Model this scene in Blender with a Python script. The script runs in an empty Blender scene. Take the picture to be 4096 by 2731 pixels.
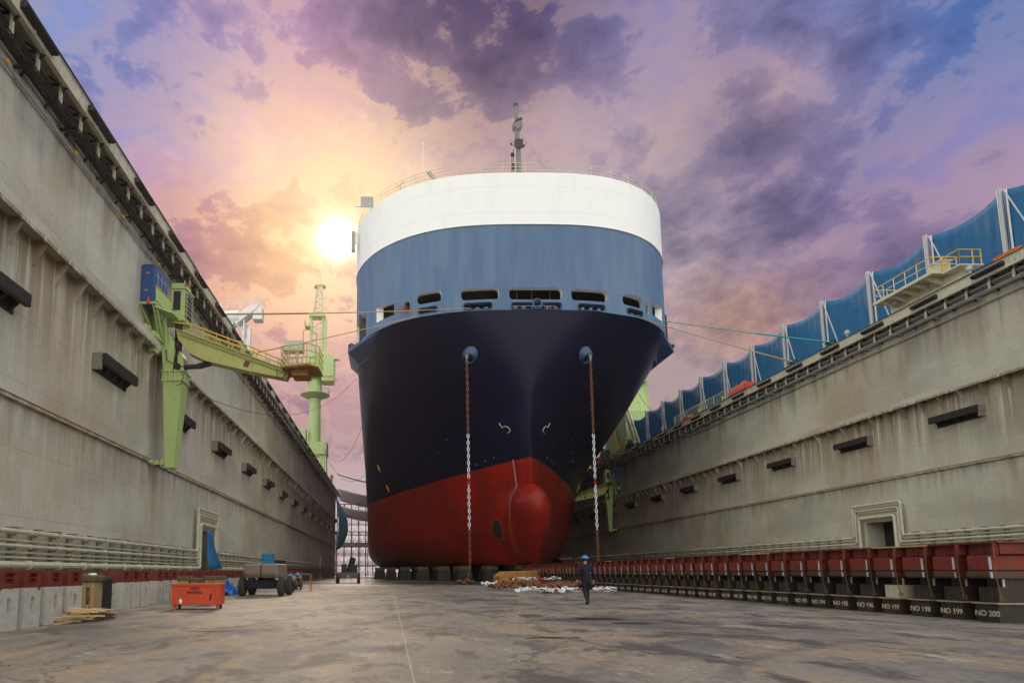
import bpy, bmesh, math, random
from mathutils import Vector, Matrix
R=math.radians; PI=math.pi
random.seed(7)
S=bpy.context.scene
COL=S.collection
# ------------------------------------------------------------------ camera
cd=bpy.data.cameras.new('camera'); cam=bpy.data.objects.new('camera',cd); COL.objects.link(cam)
cam.location=(0,0,1.2); cam.rotation_euler=(R(90+6.4),0,0)
cd.sensor_width=36; cd.lens=21.09; cd.shift_x=0.1204; cd.shift_y=0.1590
cd.clip_start=.1; cd.clip_end=6000
S.camera=cam
S.view_settings.view_transform='Standard'; S.view_settings.look='None'
S.view_settings.exposure=0; S.view_settings.gamma=1
# ------------------------------------------------------------------ node helper
def lin(c):
    return tuple((v/255/12.92 if v/255<=.04045 else ((v/255+.055)/1.055)**2.4) for v in c)
class NT:
    def __init__(s,t): s.t=t; t.nodes.clear()
    def n(s,typ,**kw):
        x=s.t.nodes.new(typ)
        for k,v in kw.items(): setattr(x,k,v)
        return x
    def put(s,sock,v):
        if isinstance(v,bpy.types.NodeSocket): s.t.links.new(v,sock)
        elif v is not None: sock.default_value=v
    def m(s,op,a,b=None,c=None,clamp=False):
        x=s.n('ShaderNodeMath',operation=op,use_clamp=clamp); s.put(x.inputs[0],a)
        if b is not None: s.put(x.inputs[1],b)
        if c is not None: s.put(x.inputs[2],c)
        return x.outputs[0]
    def v(s,op,a,b=None,sc=None):
        x=s.n('ShaderNodeVectorMath',operation=op); s.put(x.inputs[0],a)
        if b is not None: s.put(x.inputs[1],b)
        if sc is not None: s.put(x.inputs['Scale'],sc)
        return x.outputs['Value'] if op in('DOT_PRODUCT','LENGTH','DISTANCE') else x.outputs[0]
    def noise(s,vec,scale,detail=4,rough=.55,dist=0,col=False):
        x=s.n('ShaderNodeTexNoise'); s.put(x.inputs['Vector'],vec)
        x.inputs['Scale'].default_value=scale; x.inputs['Detail'].default_value=detail
        x.inputs['Roughness'].default_value=rough; x.inputs['Distortion'].default_value=dist
        return x.outputs['Color' if col else 'Fac']
    def ramp(s,f,a,b,lo=0,hi=1):
        x=s.n('ShaderNodeMapRange'); s.put(x.inputs[0],f)
        x.interpolation_type='SMOOTHSTEP'
        for i,q in enumerate((a,b,lo,hi)): x.inputs[i+1].default_value=q
        return x.outputs[0]
    def mix(s,f,a,b,mode='MIX'):
        x=s.n('ShaderNodeMix',data_type='RGBA',blend_type=mode); s.put(x.inputs[0],f)
        for k,q in ((6,a),(7,b)):
            if isinstance(q,(tuple,list)) and len(q)==3: q=tuple(q)+(1,)
            s.put(x.inputs[k],q)
        return x.outputs[2]
    def sep(s,vec):
        x=s.n('ShaderNodeSeparateXYZ'); s.put(x.inputs[0],vec); return x.outputs
    def comb(s,a,b,c):
        x=s.n('ShaderNodeCombineXYZ')
        for i,q in enumerate((a,b,c)): s.put(x.inputs[i],q)
        return x.outputs[0]
# ------------------------------------------------------------------ world: sunset sky with procedural clouds
def dirv(az,el):
    az,el=R(az),R(el); return (math.sin(az)*math.cos(el),math.cos(az)*math.cos(el),math.sin(el))
SUN_AZ,SUN_EL=-5.2,30.1
SKY=[(-31.8,38.9,138,151,194),(-33.7,30.3,128,146,196),(-23.3,36.3,165,152,192),(-14.2,41.9,175,152,192),(-15.2,35.6,205,172,188),(-10.2,31.9,240,195,150),(-20.8,31.5,188,142,168),(-17.2,26.6,196,130,145),(-10.0,25.3,222,160,130),(-7.8,35.8,235,190,165),(-2.8,44.2,150,125,160),(6.4,44.5,84,70,108),(18.9,42.2,80,72,116),(12.5,43.5,82,70,110),(12,47,90,78,118),(8.9,40.3,125,104,132),(23.5,42.2,140,140,185),(2.5,38.7,190,160,170),(19.7,36.0,195,172,182),(27.6,39.3,165,155,185),(30.9,34.8,88,88,140),(30.2,32.7,98,94,140),(32.5,37.5,96,98,150),(34.1,35.1,222,186,175),(26.2,34.7,215,185,170),(35.7,32.7,190,160,170),(39.5,36.9,120,138,192),(47.2,33.9,82,122,182),(39.9,32.4,125,125,170),(46.6,28.8,128,135,182),(37.9,28.2,122,118,160),(44.9,24.9,150,138,175),(32.7,28.0,150,140,165),(27.9,29.2,190,172,180),(37.4,22.6,170,145,165),(33.1,20.9,215,172,152),(28.0,21.5,205,170,165),(27.2,17.0,150,140,152),(23.0,13.9,168,146,150),(-5.1,22.9,175,130,150),(-9.9,20.1,170,130,160),(-5.0,16.2,160,122,142),(-3.7,8.0,168,146,156),(-8.6,13.8,150,120,140),(-1.4,33.6,245,215,180),(2,1,225,228,235),(-8,2,215,205,215),(15,4,185,175,185)]
SKY+=[(4,27,170,145,168),(11,30,172,150,172),(13,22,165,148,170),(6,18,165,150,170),(20,24,158,140,168),(22,30,165,150,178),(34,31.5,112,106,150),(40,28,118,112,158),(43,36,95,118,178),(36,26,128,118,160),(41,19,150,135,165),(-28,20,160,135,165),(0,-2,190,175,185),(-15,-2,185,165,180),(-30,0,170,155,180),(-45,5,150,150,185),(-60,12,140,145,190),(-60,28,135,150,195),(-60,44,135,150,195),(16,-2,185,170,180),(30,-2,180,165,178),(45,-1,160,150,178),(60,2,140,145,180),(75,12,130,145,185),(75,30,120,140,190),(60,46,110,140,195),(45,50,110,135,190),(-40,54,135,150,195),(-20,54,150,145,190),(0,56,130,115,160),(22,54,110,105,155),(25,8,190,165,172),(35,9,185,165,175),(48,12,150,150,180),(60,18,120,140,185),(60,32,110,140,190),(-18,8,190,160,175),(-30,12,170,150,180),(-45,22,140,150,190),(-45,38,130,150,195),(-30.0,40.9,125,150,200),(-25.9,41.3,132,140,196),(-20.3,42.4,150,140,192),(-9.3,43.9,190,152,188),(-14.1,38.7,238,198,190),(-6.6,40.2,215,165,182),(-9.1,37.5,228,172,175),(-1.4,40.3,160,130,160),(-4.0,35.1,248,212,160),(25.7,42.6,120,112,160),(31.8,40.4,165,150,185),(37.2,39.1,130,150,208),(35.1,35.9,220,182,168),(37.7,35.4,205,170,180),(29.1,36.6,228,190,172),(32.1,33.2,80,80,130),(22.0,37.4,165,148,178),(41.5,33.2,108,122,180),(44.3,32.0,88,130,192),(43.2,28.0,148,138,184),(46.3,25.6,188,148,165),(39.8,23.4,140,124,165),(34.8,21.5,228,182,150),(30.3,20.5,232,182,148),(38.1,20.7,185,150,160),(26.7,26.7,200,185,195),(27.5,32.0,205,185,190),(-13.7,26.6,238,175,122),(-18.4,28.1,205,145,140),(-10.1,28.0,250,205,138),(-21.7,27.6,148,120,160),(-7.6,23.9,188,128,140),(-13.6,23.5,178,130,155),(-26.7,38.0,140,135,190),(1.2,36.6,205,178,178),(12.6,37.7,175,150,165),(3.8,41.9,95,78,112)]
W=bpy.data.worlds.new('World'); S.world=W; W.use_nodes=True
t=NT(W.node_tree)
D=t.v('NORMALIZE',t.n('ShaderNodeTexCoord').outputs['Generated'])
warp=t.v('SCALE',t.v('SUBTRACT',t.noise(D,5.0,6,.6,col=True),(.5,.5,.5)),sc=.09)
warp2=t.v('SCALE',t.v('SUBTRACT',t.noise(t.v('MULTIPLY',D,(1,1,1.7)),17.0,5,.6,col=True),(.5,.5,.5)),sc=.07)
DW=t.v('NORMALIZE',t.v('ADD',D,t.v('ADD',warp,warp2)))
acc=None; ws=None
for az,el,r_,g_,b_ in SKY:
    K=1500 if (r_>212 and az>12 and el>15) else (380 if el>10 else 200)
    w=t.m('EXPONENT',t.m('MULTIPLY_ADD',t.v('DOT_PRODUCT',DW,dirv(az,el)),K,-K))
    c=t.v('SCALE',lin((r_,g_,b_)),sc=w)
    acc=c if acc is None else t.v('ADD',acc,c)
    ws=w if ws is None else t.m('ADD',ws,w)
# unseen overcast sky behind and above, brightened to act as soft key light
BACK=(1.62,1.62,1.52); W0=.00002
acc=t.v('ADD',acc,tuple(v*W0 for v in BACK)); ws=t.m('ADD',ws,W0)
base=t.v('SCALE',acc,sc=t.m('DIVIDE',1.0,ws))
# finer cloud structure
f1=t.noise(t.v('ADD',t.v('MULTIPLY',t.v('ADD',D,(4.2,2.2,.7)),(1,1,1.6)),warp),4.6,11,.60,.15)
f2=t.noise(t.v('ADD',t.v('MULTIPLY',D,(1.1,1,1.9)),warp2),15,9,.62,.1)
fm=t.m('ADD',t.m('MULTIPLY',f1,.8),t.m('MULTIPLY',f2,.2))
amp=t.ramp(t.sep(D)[1],-.1,.4,0,1)
g=t.m('MULTIPLY_ADD',t.m('MULTIPLY',t.m('SUBTRACT',fm,.5),1.5),amp,1.0)
hs=t.n('ShaderNodeHueSaturation'); t.put(hs.inputs['Color'],base); t.put(hs.inputs['Saturation'],t.m('MULTIPLY_ADD',amp,.10,1.0)); t.put(hs.inputs['Value'],t.m('MULTIPLY_ADD',amp,-.06,1.0))
col=t.v('SCALE',hs.outputs[0],sc=g)
sd=dirv(SUN_AZ,SUN_EL)
dt=t.v('DOT_PRODUCT',D,sd)
near=t.m('EXPONENT',t.m('MULTIPLY_ADD',dt,38,-38))
darkc=t.m('MULTIPLY',t.m('MULTIPLY',t.ramp(fm,.50,.34),amp),t.m('MULTIPLY_ADD',near,-.28,.50))
col=t.mix(darkc,col,t.v('MULTIPLY',col,(.13,.20,.42)))
rim=t.m('MULTIPLY',t.ramp(fm,.47,.505),t.ramp(fm,.58,.53))
lit=t.m('ADD',t.m('MULTIPLY',t.ramp(fm,.52,.64),t.m('MULTIPLY_ADD',near,.75,.0)),t.m('MULTIPLY',rim,t.m('MULTIPLY_ADD',near,.50,.10)),clamp=True)
col=t.mix(t.m('MULTIPLY',lit,amp),col,lin((252,208,160)))
halo=t.m('MULTIPLY',t.m('EXPONENT',t.m('MULTIPLY_ADD',dt,95,-95)),.42)
disc=t.m('MULTIPLY',t.m('EXPONENT',t.m('MULTIPLY_ADD',dt,3600,-3600)),2.6)
col=t.v('ADD',col,t.v('ADD',t.v('SCALE',(1,.78,.42),sc=halo),t.v('SCALE',(1,.95,.78),sc=disc)))
sky=t.n('ShaderNodeTexSky',sky_type='NISHITA'); sky.sun_disc=False
sky.sun_elevation=R(SUN_EL); sky.sun_rotation=R(SUN_AZ); sky.dust_density=2
b1=t.n('ShaderNodeBackground'); t.put(b1.inputs[0],sky.outputs[0]); b1.inputs[1].default_value=.0006
b2=t.n('ShaderNodeBackground'); t.put(b2.inputs[0],col); b2.inputs[1].default_value=1.0
ad=t.n('ShaderNodeAddShader'); t.put(ad.inputs[0],b1.outputs[0]); t.put(ad.inputs[1],b2.outputs[0])
t.put(t.n('ShaderNodeOutputWorld').inputs[0],ad.outputs[0])
W.cycles.sampling_method='MANUAL'; W.cycles.sample_map_resolution=512
# ------------------------------------------------------------------ sun
sl=bpy.data.lights.new('sun','SUN'); sl.energy=1.5; sl.angle=R(10); sl.color=(1,.80,.60)
so=bpy.data.objects.new('sun',sl); COL.objects.link(so); so.location=(-20,200,120)
so.rotation_euler=(-Vector(sd)).to_track_quat('-Z','Y').to_euler()
# ------------------------------------------------------------------ mesh helpers
class MB:
    def __init__(s): s.V=[];s.F=[];s.M=[]
    def add(s,vs,fs,m=0):
        o=len(s.V); s.V+=[tuple(v) for v in vs]; s.F+=[tuple(i+o for i in f) for f in fs]; s.M+=[m]*len(fs); return s
    def box(s,x0,x1,y0,y1,z0,z1,m=0):
        if x0>x1:x0,x1=x1,x0
        if y0>y1:y0,y1=y1,y0
        if z0>z1:z0,z1=z1,z0
        return s.add([(x0,y0,z0),(x1,y0,z0),(x1,y1,z0),(x0,y1,z0),(x0,y0,z1),(x1,y0,z1),(x1,y1,z1),(x0,y1,z1)],
          [(0,3,2,1),(4,5,6,7),(0,1,5,4),(1,2,6,5),(2,3,7,6),(3,0,4,7)],m)
    def prism(s,pts,a,b,axis='y',m=0):
        # pts: 2d outline; extruded along axis between a and b
        n=len(pts)
        def P(p,q):
            return (p[0],q,p[1]) if axis=='y' else ((q,p[0],p[1]) if axis=='x' else (p[0],p[1],q))
        vs=[P(p,a) for p in pts]+[P(p,b) for p in pts]
        fs=[tuple(range(n)),tuple(range(2*n-1,n-1,-1))]+[(i,i+n,(i+1)%n+n,(i+1)%n) for i in range(n)]
        return s.add(vs,fs,m)
    def tube(s,pts,r,n=8,m=0,cap=True,closed=False):
        P=[Vector(p) for p in pts]; k=len(P); rs=r if isinstance(r,(list,tuple)) else [r]*k
        rings=[];up=None
        for i in range(k):
            if closed: d=P[(i+1)%k]-P[i-1]
            else: d=P[min(i+1,k-1)]-P[max(i-1,0)]
            if d.length<1e-9: d=Vector((0,0,1))
            d.normalize()
            if up is None:
                up=Vector((0,0,1)) if abs(d.z)<.9 else Vector((1,0,0))
            a=d.cross(up)
            if a.length<1e-4: a=d.orthogonal()
            a.normalize(); up=a.cross(d).normalized()
            rings.append([P[i]+(a*math.cos(2*PI*j/n)+up*math.sin(2*PI*j/n))*rs[i] for j in range(n)])
        vs=[v for q in rings for v in q]; fs=[]
        for i in range(k if closed else k-1):
            i2=(i+1)%k
            for j in range(n): fs.append((i*n+j,i*n+(j+1)%n,i2*n+(j+1)%n,i2*n+j))
        if cap and not closed: fs+=[tuple(range(n-1,-1,-1)),tuple((k-1)*n+j for j in range(n))]
        return s.add(vs,fs,m)
    def beam(s,p,q,w,h,m=0):
        p,q=Vector(p),Vector(q); d=(q-p).normalized()
        up=Vector((0,0,1)) if abs(d.z)<.95 else Vector((0,1,0))
        a=d.cross(up).normalized()*w/2; b=a.cross(d).normalized()*h/2
        vs=[p-a-b,p+a-b,p+a+b,p-a+b,q-a-b,q+a-b,q+a+b,q-a+b]
        return s.add(vs,[(0,1,2,3),(7,6,5,4),(0,4,5,1),(1,5,6,2),(2,6,7,3),(3,7,4,0)],m)
    def ball(s,c,r,n=12,k=8,m=0,z0=-1,z1=1):
        rr=r if isinstance(r,(tuple,list)) else (r,r,r)
        a0,a1=math.asin(z0),math.asin(z1); vs=[];fs=[]
        for i in range(k+1):
            e=a0+(a1-a0)*i/k
            for j in range(n):
                u=2*PI*j/n; vs.append((c[0]+rr[0]*math.cos(e)*math.cos(u),c[1]+rr[1]*math.cos(e)*math.sin(u),c[2]+rr[2]*math.sin(e)))
        for i in range(k):
            for j in range(n): fs.append((i*n+j,i*n+(j+1)%n,(i+1)*n+(j+1)%n,(i+1)*n+j))
        if z0>-1: fs.append(tuple(range(n-1,-1,-1)))
        return s.add(vs,fs,m)
    def xf(s,M,a=0):
        for i in range(a,len(s.V)): s.V[i]=tuple(M@Vector(s.V[i]))
        return s
    def mesh(s,name,mats,smooth=False):
        me=bpy.data.meshes.new(name); me.from_pydata(s.V,[],s.F)
        for m in (mats if isinstance(mats,(list,tuple)) else [mats]): me.materials.append(m)
        me.polygons.foreach_set('material_index',s.M)
        bm=bmesh.new(); bm.from_mesh(me)
        if smooth: bmesh.ops.remove_doubles(bm,verts=bm.verts,dist=1e-5)
        bmesh.ops.recalc_face_normals(bm,faces=bm.faces); bm.to_mesh(me); bm.free()
        if smooth:
            me.polygons.foreach_set('use_smooth',[True]*len(me.polygons))
            try: me.set_sharp_from_angle(angle=R(smooth if smooth>1 else 40))
            except Exception: pass
        me.update(); return me
    def build(s,name,mats,parent=None,smooth=False,loc=None,bevel=0):
        o=bpy.data.objects.new(name,s.mesh(name,mats,smooth)); COL.objects.link(o)
        if parent: o.parent=parent
        if loc: o.location=loc
        if bevel:
            b=o.modifiers.new('bevel','BEVEL'); b.width=bevel; b.segments=2; b.limit_method='ANGLE'
        return o
def tag(o,label,cat=None,group=None,kind=None):
    if label: o['label']=label
    if cat: o['category']=cat
    if group: o['group']=group
    if kind: o['kind']=kind
    return o
def thing(name,label,cat,loc=(0,0,0),rz=0,group=None):
    o=bpy.data.objects.new(name,None); COL.objects.link(o); o.location=loc; o.rotation_euler=(0,0,rz)
    return tag(o,label,cat,group)
def kids(o): return [c for c in bpy.data.objects if c.parent==o]
def tree_of(o): return (o,[tree_of(c) for c in kids(o)])
def copy_tree(tr,parent=None):
    o,ch=tr; c=o.copy(); COL.objects.link(c); c.parent=parent
    if parent:
        for k in('label','category','group'):
            if k in('category','group') and k in c: del c[k]
    for q in ch: copy_tree(q,c)
    return c
def inst(proto,name,parent,loc,rot=(0,0,0),sc=(1,1,1)):
    c=proto if not proto.get('_used') else None
    if c is None:
        c=bpy.data.objects.new(name,proto.data); COL.objects.link(c)
    c.parent=parent; c.location=loc; c.rotation_euler=rot; c.scale=sc
    return c
def inst_mesh(name,me,parent,loc=(0,0,0),rot=(0,0,0)):
    c=bpy.data.objects.new(name,me); COL.objects.link(c); c.parent=parent; c.location=loc; c.rotation_euler=rot
    return c
# ------------------------------------------------------------------ materials
MATS={}
def mat(name,col,rough=.6,metal=0,var=.18,scale=3.0,dirt=None,dirt_amt=.35,streak=0,bump=.0,coords='obj',spec=.5,emit=None):
    if name in MATS: return MATS[name]
    m=bpy.data.materials.new(name); m.use_nodes=True; t=NT(m.node_tree); MATS[name]=m
    bs=t.n('ShaderNodeBsdfPrincipled'); out=t.n('ShaderNodeOutputMaterial'); t.put(out.inputs[0],bs.outputs[0])
    P=t.n('ShaderNodeTexCoord').outputs['Object'] if coords=='obj' else t.n('ShaderNodeNewGeometry').outputs['Position']
    oi=t.n('ShaderNodeObjectInfo').outputs['Random']
    P=t.v('ADD',P,t.comb(t.m('MULTIPLY',oi,37.0),t.m('MULTIPLY',oi,11.0),0.0))
    nz=t.noise(P,scale,6,.6)
    c=t.v('SCALE',tuple(col),sc=t.m('MULTIPLY_ADD',t.m('SUBTRACT',nz,.5),var*3,1.0))
    if dirt:
        d=t.noise(t.v('MULTIPLY',P,(1,1,.35)) ,scale*1.9,8,.68,.5)
        c=t.mix(t.m('MULTIPLY',t.ramp(d,.50,.72),dirt_amt,clamp=True),c,dirt)
    if streak:
        d=t.noise(t.v('MULTIPLY',P,(3.0,3.0,.12)),1.6,5,.6)
        c=t.mix(t.ramp(d,.48,.72,0,streak),c,tuple(v*.35 for v in col))
    t.put(bs.inputs['Base Color'],c)
    t.put(bs.inputs['Roughness'],t.m('MULTIPLY_ADD',nz,.25,rough-.12,clamp=True))
    bs.inputs['Metallic'].default_value=metal
    bs.inputs['Specular IOR Level'].default_value=spec
    if bump:
        b=t.n('ShaderNodeBump'); b.inputs['Strength'].default_value=bump; b.inputs['Distance'].default_value=.02
        t.put(b.inputs['Height'],t.noise(P,scale*6,5,.6)); t.put(bs.inputs['Normal'],b.outputs[0])
    return m
RUST=(.16,.06,.02); DIRT=(.06,.05,.04)
M_concrete=mat('block_concrete',(.40,.39,.35),.85,var=.15,scale=2.2,dirt=(.12,.11,.10),dirt_amt=.55,bump=.25)
M_dconc=mat('dark_concrete',(.10,.09,.085),.85,dirt=RUST,bump=.2)
M_yconc=mat('stained_concrete',(.36,.25,.12),.9,var=.3,scale=3,dirt=(.05,.035,.02),dirt_amt=.8,bump=.6)
M_redp=mat('red_oxide_paint',(.165,.027,.018),.65,var=.45,scale=3,dirt=(.05,.015,.012),dirt_amt=.7,bump=.1)
M_dark=mat('dark_steel',(.016,.014,.012),.6,var=.3,dirt=(.06,.04,.025),dirt_amt=.5)
M_black=mat('black_rubber',(.013,.013,.014),.55,var=.2)
M_grn=mat('pale_green_paint',(.42,.54,.21),.5,var=.08,scale=1.5,dirt=(.20,.20,.08),dirt_amt=.35)
M_grn2=mat('yellow_green_paint',(.44,.45,.14),.5,var=.1,scale=1.5,dirt=(.20,.12,.05),dirt_amt=.4)
M_yel=mat('yellow_paint',(.70,.42,.03),.5,var=.1)
M_blue=mat('blue_cabinet_paint',(.018,.075,.25),.4,var=.1)
M_glass=mat('dark_cab_glass',(.035,.02,.03),.12,var=.1)
M_cream=mat('cream_paint',(.60,.57,.42),.5,var=.08,dirt=(.3,.22,.12),dirt_amt=.35)
M_pipe=mat('pipe_paint',(.56,.53,.40),.5,var=.15,dirt=(.16,.12,.07),dirt_amt=.5)
M_supp=mat('support_paint',(.20,.19,.155),.7,dirt=(.06,.05,.04))
M_white=mat('white_paint',(.78,.78,.76),.45,var=.05,dirt=(.4,.36,.3),dirt_amt=.25)
M_grey=mat('grey_paint',(.33,.33,.32),.5,var=.12,dirt=(.12,.10,.08),dirt_amt=.4)
M_redl=mat('red_lamp_plastic',(.6,.02,.015),.35)
M_ored=mat('orange_red_bin_paint',(.58,.055,.008),.5,var=.12,scale=2,dirt=(.22,.06,.04),dirt_amt=.6)
M_tarp=mat('blue_tarp',(.010,.125,.29),.75,var=.2,scale=1.2,dirt=(.006,.06,.20),dirt_amt=.6,streak=.35)
M_tarpb=mat('bright_blue_tarp',(.02,.14,.55),.3,var=.3)
M_teal=mat('teal_tarp',(.005,.25,.36),.5,var=.2)
M_ropeb=mat('tan_rope',(.40,.27,.13),.9,var=.3,scale=20)
M_ropet=mat('teal_rope',(.03,.30,.32),.8,var=.2,scale=20)
M_wire=mat('dark_wire',(.04,.035,.035),.7)
M_rustc=mat('rusty_chain',(.20,.075,.028),.85,var=.5,scale=9,dirt=(.05,.025,.012),dirt_amt=.7)
M_wchain=mat('white_chain',(.74,.76,.78),.4,var=.06,scale=6,dirt=(.35,.33,.3),dirt_amt=.3)
M_rchain=mat('red_chain_link',(.5,.012,.02),.4)
M_wood=mat('scrap_wood',(.52,.36,.17),.8,var=.3,scale=6,dirt=(.18,.10,.05),dirt_amt=.5)
M_rusty=mat('ochre_rusty_steel',(.36,.17,.035),.8,var=.35,scale=2.5,dirt=(.09,.035,.015),dirt_amt=.9,bump=.4)
M_skin=mat('skin',(.50,.27,.19),.6,var=.05)
M_navy=mat('navy_coverall',(.005,.008,.022),.85,var=.3,scale=5)
M_helm=mat('blue_helmet',(.02,.22,.62),.25,var=.05)
M_boot=mat('brown_boot',(.045,.022,.012),.7)
M_lgrey=mat('lift_grey_paint',(.22,.165,.135),.55,var=.12,dirt=(.34,.14,.07),dirt_amt=.5)
M_tyre=mat('dusty_tyre',(.05,.038,.028),.9,var=.3,scale=8,bump=.4)
M_steel=mat('galvanised_steel',(.38,.39,.40),.45,metal=.2,var=.1)
M_ltwhite=mat('lettering_white',(.55,.50,.36),.8,var=.5,scale=14,dirt=(.08,.06,.05),dirt_amt=.8)
M_ltblack=mat('lettering_black',(.02,.012,.01),.7,var=.1)
M_orange=mat('orange_paint',(.70,.19,.02),.5)
M_canv=mat('pale_canopy_cloth',(.50,.46,.47),.8,var=.1)

def mat_wall(name,base,lz,uz,sx):
    m=bpy.data.materials.new(name); m.use_nodes=True; t=NT(m.node_tree)
    bs=t.n('ShaderNodeBsdfPrincipled'); out=t.n('ShaderNodeOutputMaterial'); t.put(out.inputs[0],bs.outputs[0])
    P=t.n('ShaderNodeNewGeometry').outputs['Position']; x,y,z=t.sep(P)
    big=t.noise(t.v('MULTIPLY',P,(1,.35,.8)),.35,5,.6)
    c=t.mix(t.ramp(big,.40,.66),base,tuple(v*.74 for v in base))
    warmn=t.noise(t.v('MULTIPLY',P,(1,.5,.3)),.30,5,.65)
    c=t.mix(t.ramp(warmn,.45,.68,0,.75),c,(base[0]*.74,base[1]*.61,base[2]*.46))
    # runs of dirt below the upper ledge and below the top deck
    def runs(ztop,length,sc,amt,colr,seed,lo=.42,hi=.66):
        nonlocal c
        n1=t.noise(t.comb(seed,t.m('MULTIPLY',y,sc),t.m('MULTIPLY',z,.07)),1.0,6,.65)
        n2=t.noise(t.comb(seed+5.,t.m('MULTIPLY',y,sc*.35),0.0),1.0,3,.5)
        L=t.m('MULTIPLY_ADD',n2,length*1.6,length*.25)
        dz=t.m('SUBTRACT',ztop,z)
        fall=t.m('SUBTRACT',1.0,t.m('DIVIDE',dz,L),clamp=True)
        ok=t.m('GREATER_THAN',dz,0.0)
        f=t.m('MULTIPLY',t.m('MULTIPLY',t.ramp(n1,lo,hi),fall),t.m('MULTIPLY',ok,amt))
        c=t.mix(f,c,colr)
    dk=(base[0]*.22,base[1]*.18,base[2]*.14); br=(base[0]*.48,base[1]*.36,base[2]*.24); pale=(min(1,base[0]*1.35),min(1,base[1]*1.35),min(1,base[2]*1.35))
    runs(uz-.3,5.0,1.3,.85,br,1.0,.34,.56); runs(uz-.3,3.2,2.6,.75,dk,21.0,.46,.66); runs(uz-.3,5.5,3.1,.65,pale,41.0,.52,.64)
    runs(19.3,3.4,.9,.85,dk,61.0,.44,.62); runs(19.3,5.5,.55,.7,br,81.0,.48,.64)
    runs(lz,1.6,1.8,.55,dk,101.0,.40,.62); runs(lz,5.5,2.2,.35,pale,131.0,.52,.7); runs(lz,4.5,1.6,.35,br,141.0,.5,.7)
    # weld seams
    def seam(v,per,off,w,amt):
        nonlocal c
        fr=t.m('FRACT',t.m('DIVIDE',t.m('ADD',v,off),per))
        d=t.m('ABSOLUTE',t.m('SUBTRACT',fr,.5))
        f=t.m('MULTIPLY',t.m('LESS_THAN',d,w/per),amt)
        c=t.mix(f,c,tuple(v_*.45 for v_ in base))
    seam(z,2.35,.4,.016,.45); seam(y,8.9,1.3,.02,.35); seam(y,2.97,.2,.012,.18)
    c=t.mix(t.ramp(z,.8,3.0,.75,0),c,(base[0]*.5,base[1]*.45,base[2]*.4))  # foot of the wall darker: dirt plus shade behind the pipes painted in
    fine=t.noise(P,5,6,.6)
    c=t.v('SCALE',c,sc=t.m('MULTIPLY_ADD',fine,.35,.825))
    t.put(bs.inputs['Base Color'],c); bs.inputs['Roughness'].default_value=.62
    bs.inputs['Specular IOR Level'].default_value=.35
    b=t.n('ShaderNodeBump'); b.inputs['Strength'].default_value=.25; b.inputs['Distance'].default_value=.06
    t.put(b.inputs['Height'],t.noise(t.v('MULTIPLY',P,(1,1,.6)),.9,3,.5)); t.put(bs.inputs['Normal'],b.outputs[0])
    return m
LZ,UZ=7.2,13.55; LZR=8.27
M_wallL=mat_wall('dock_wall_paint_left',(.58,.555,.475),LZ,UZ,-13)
M_wallR=mat_wall('dock_wall_paint_right',(.54,.525,.43),LZR,UZ,38)

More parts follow.
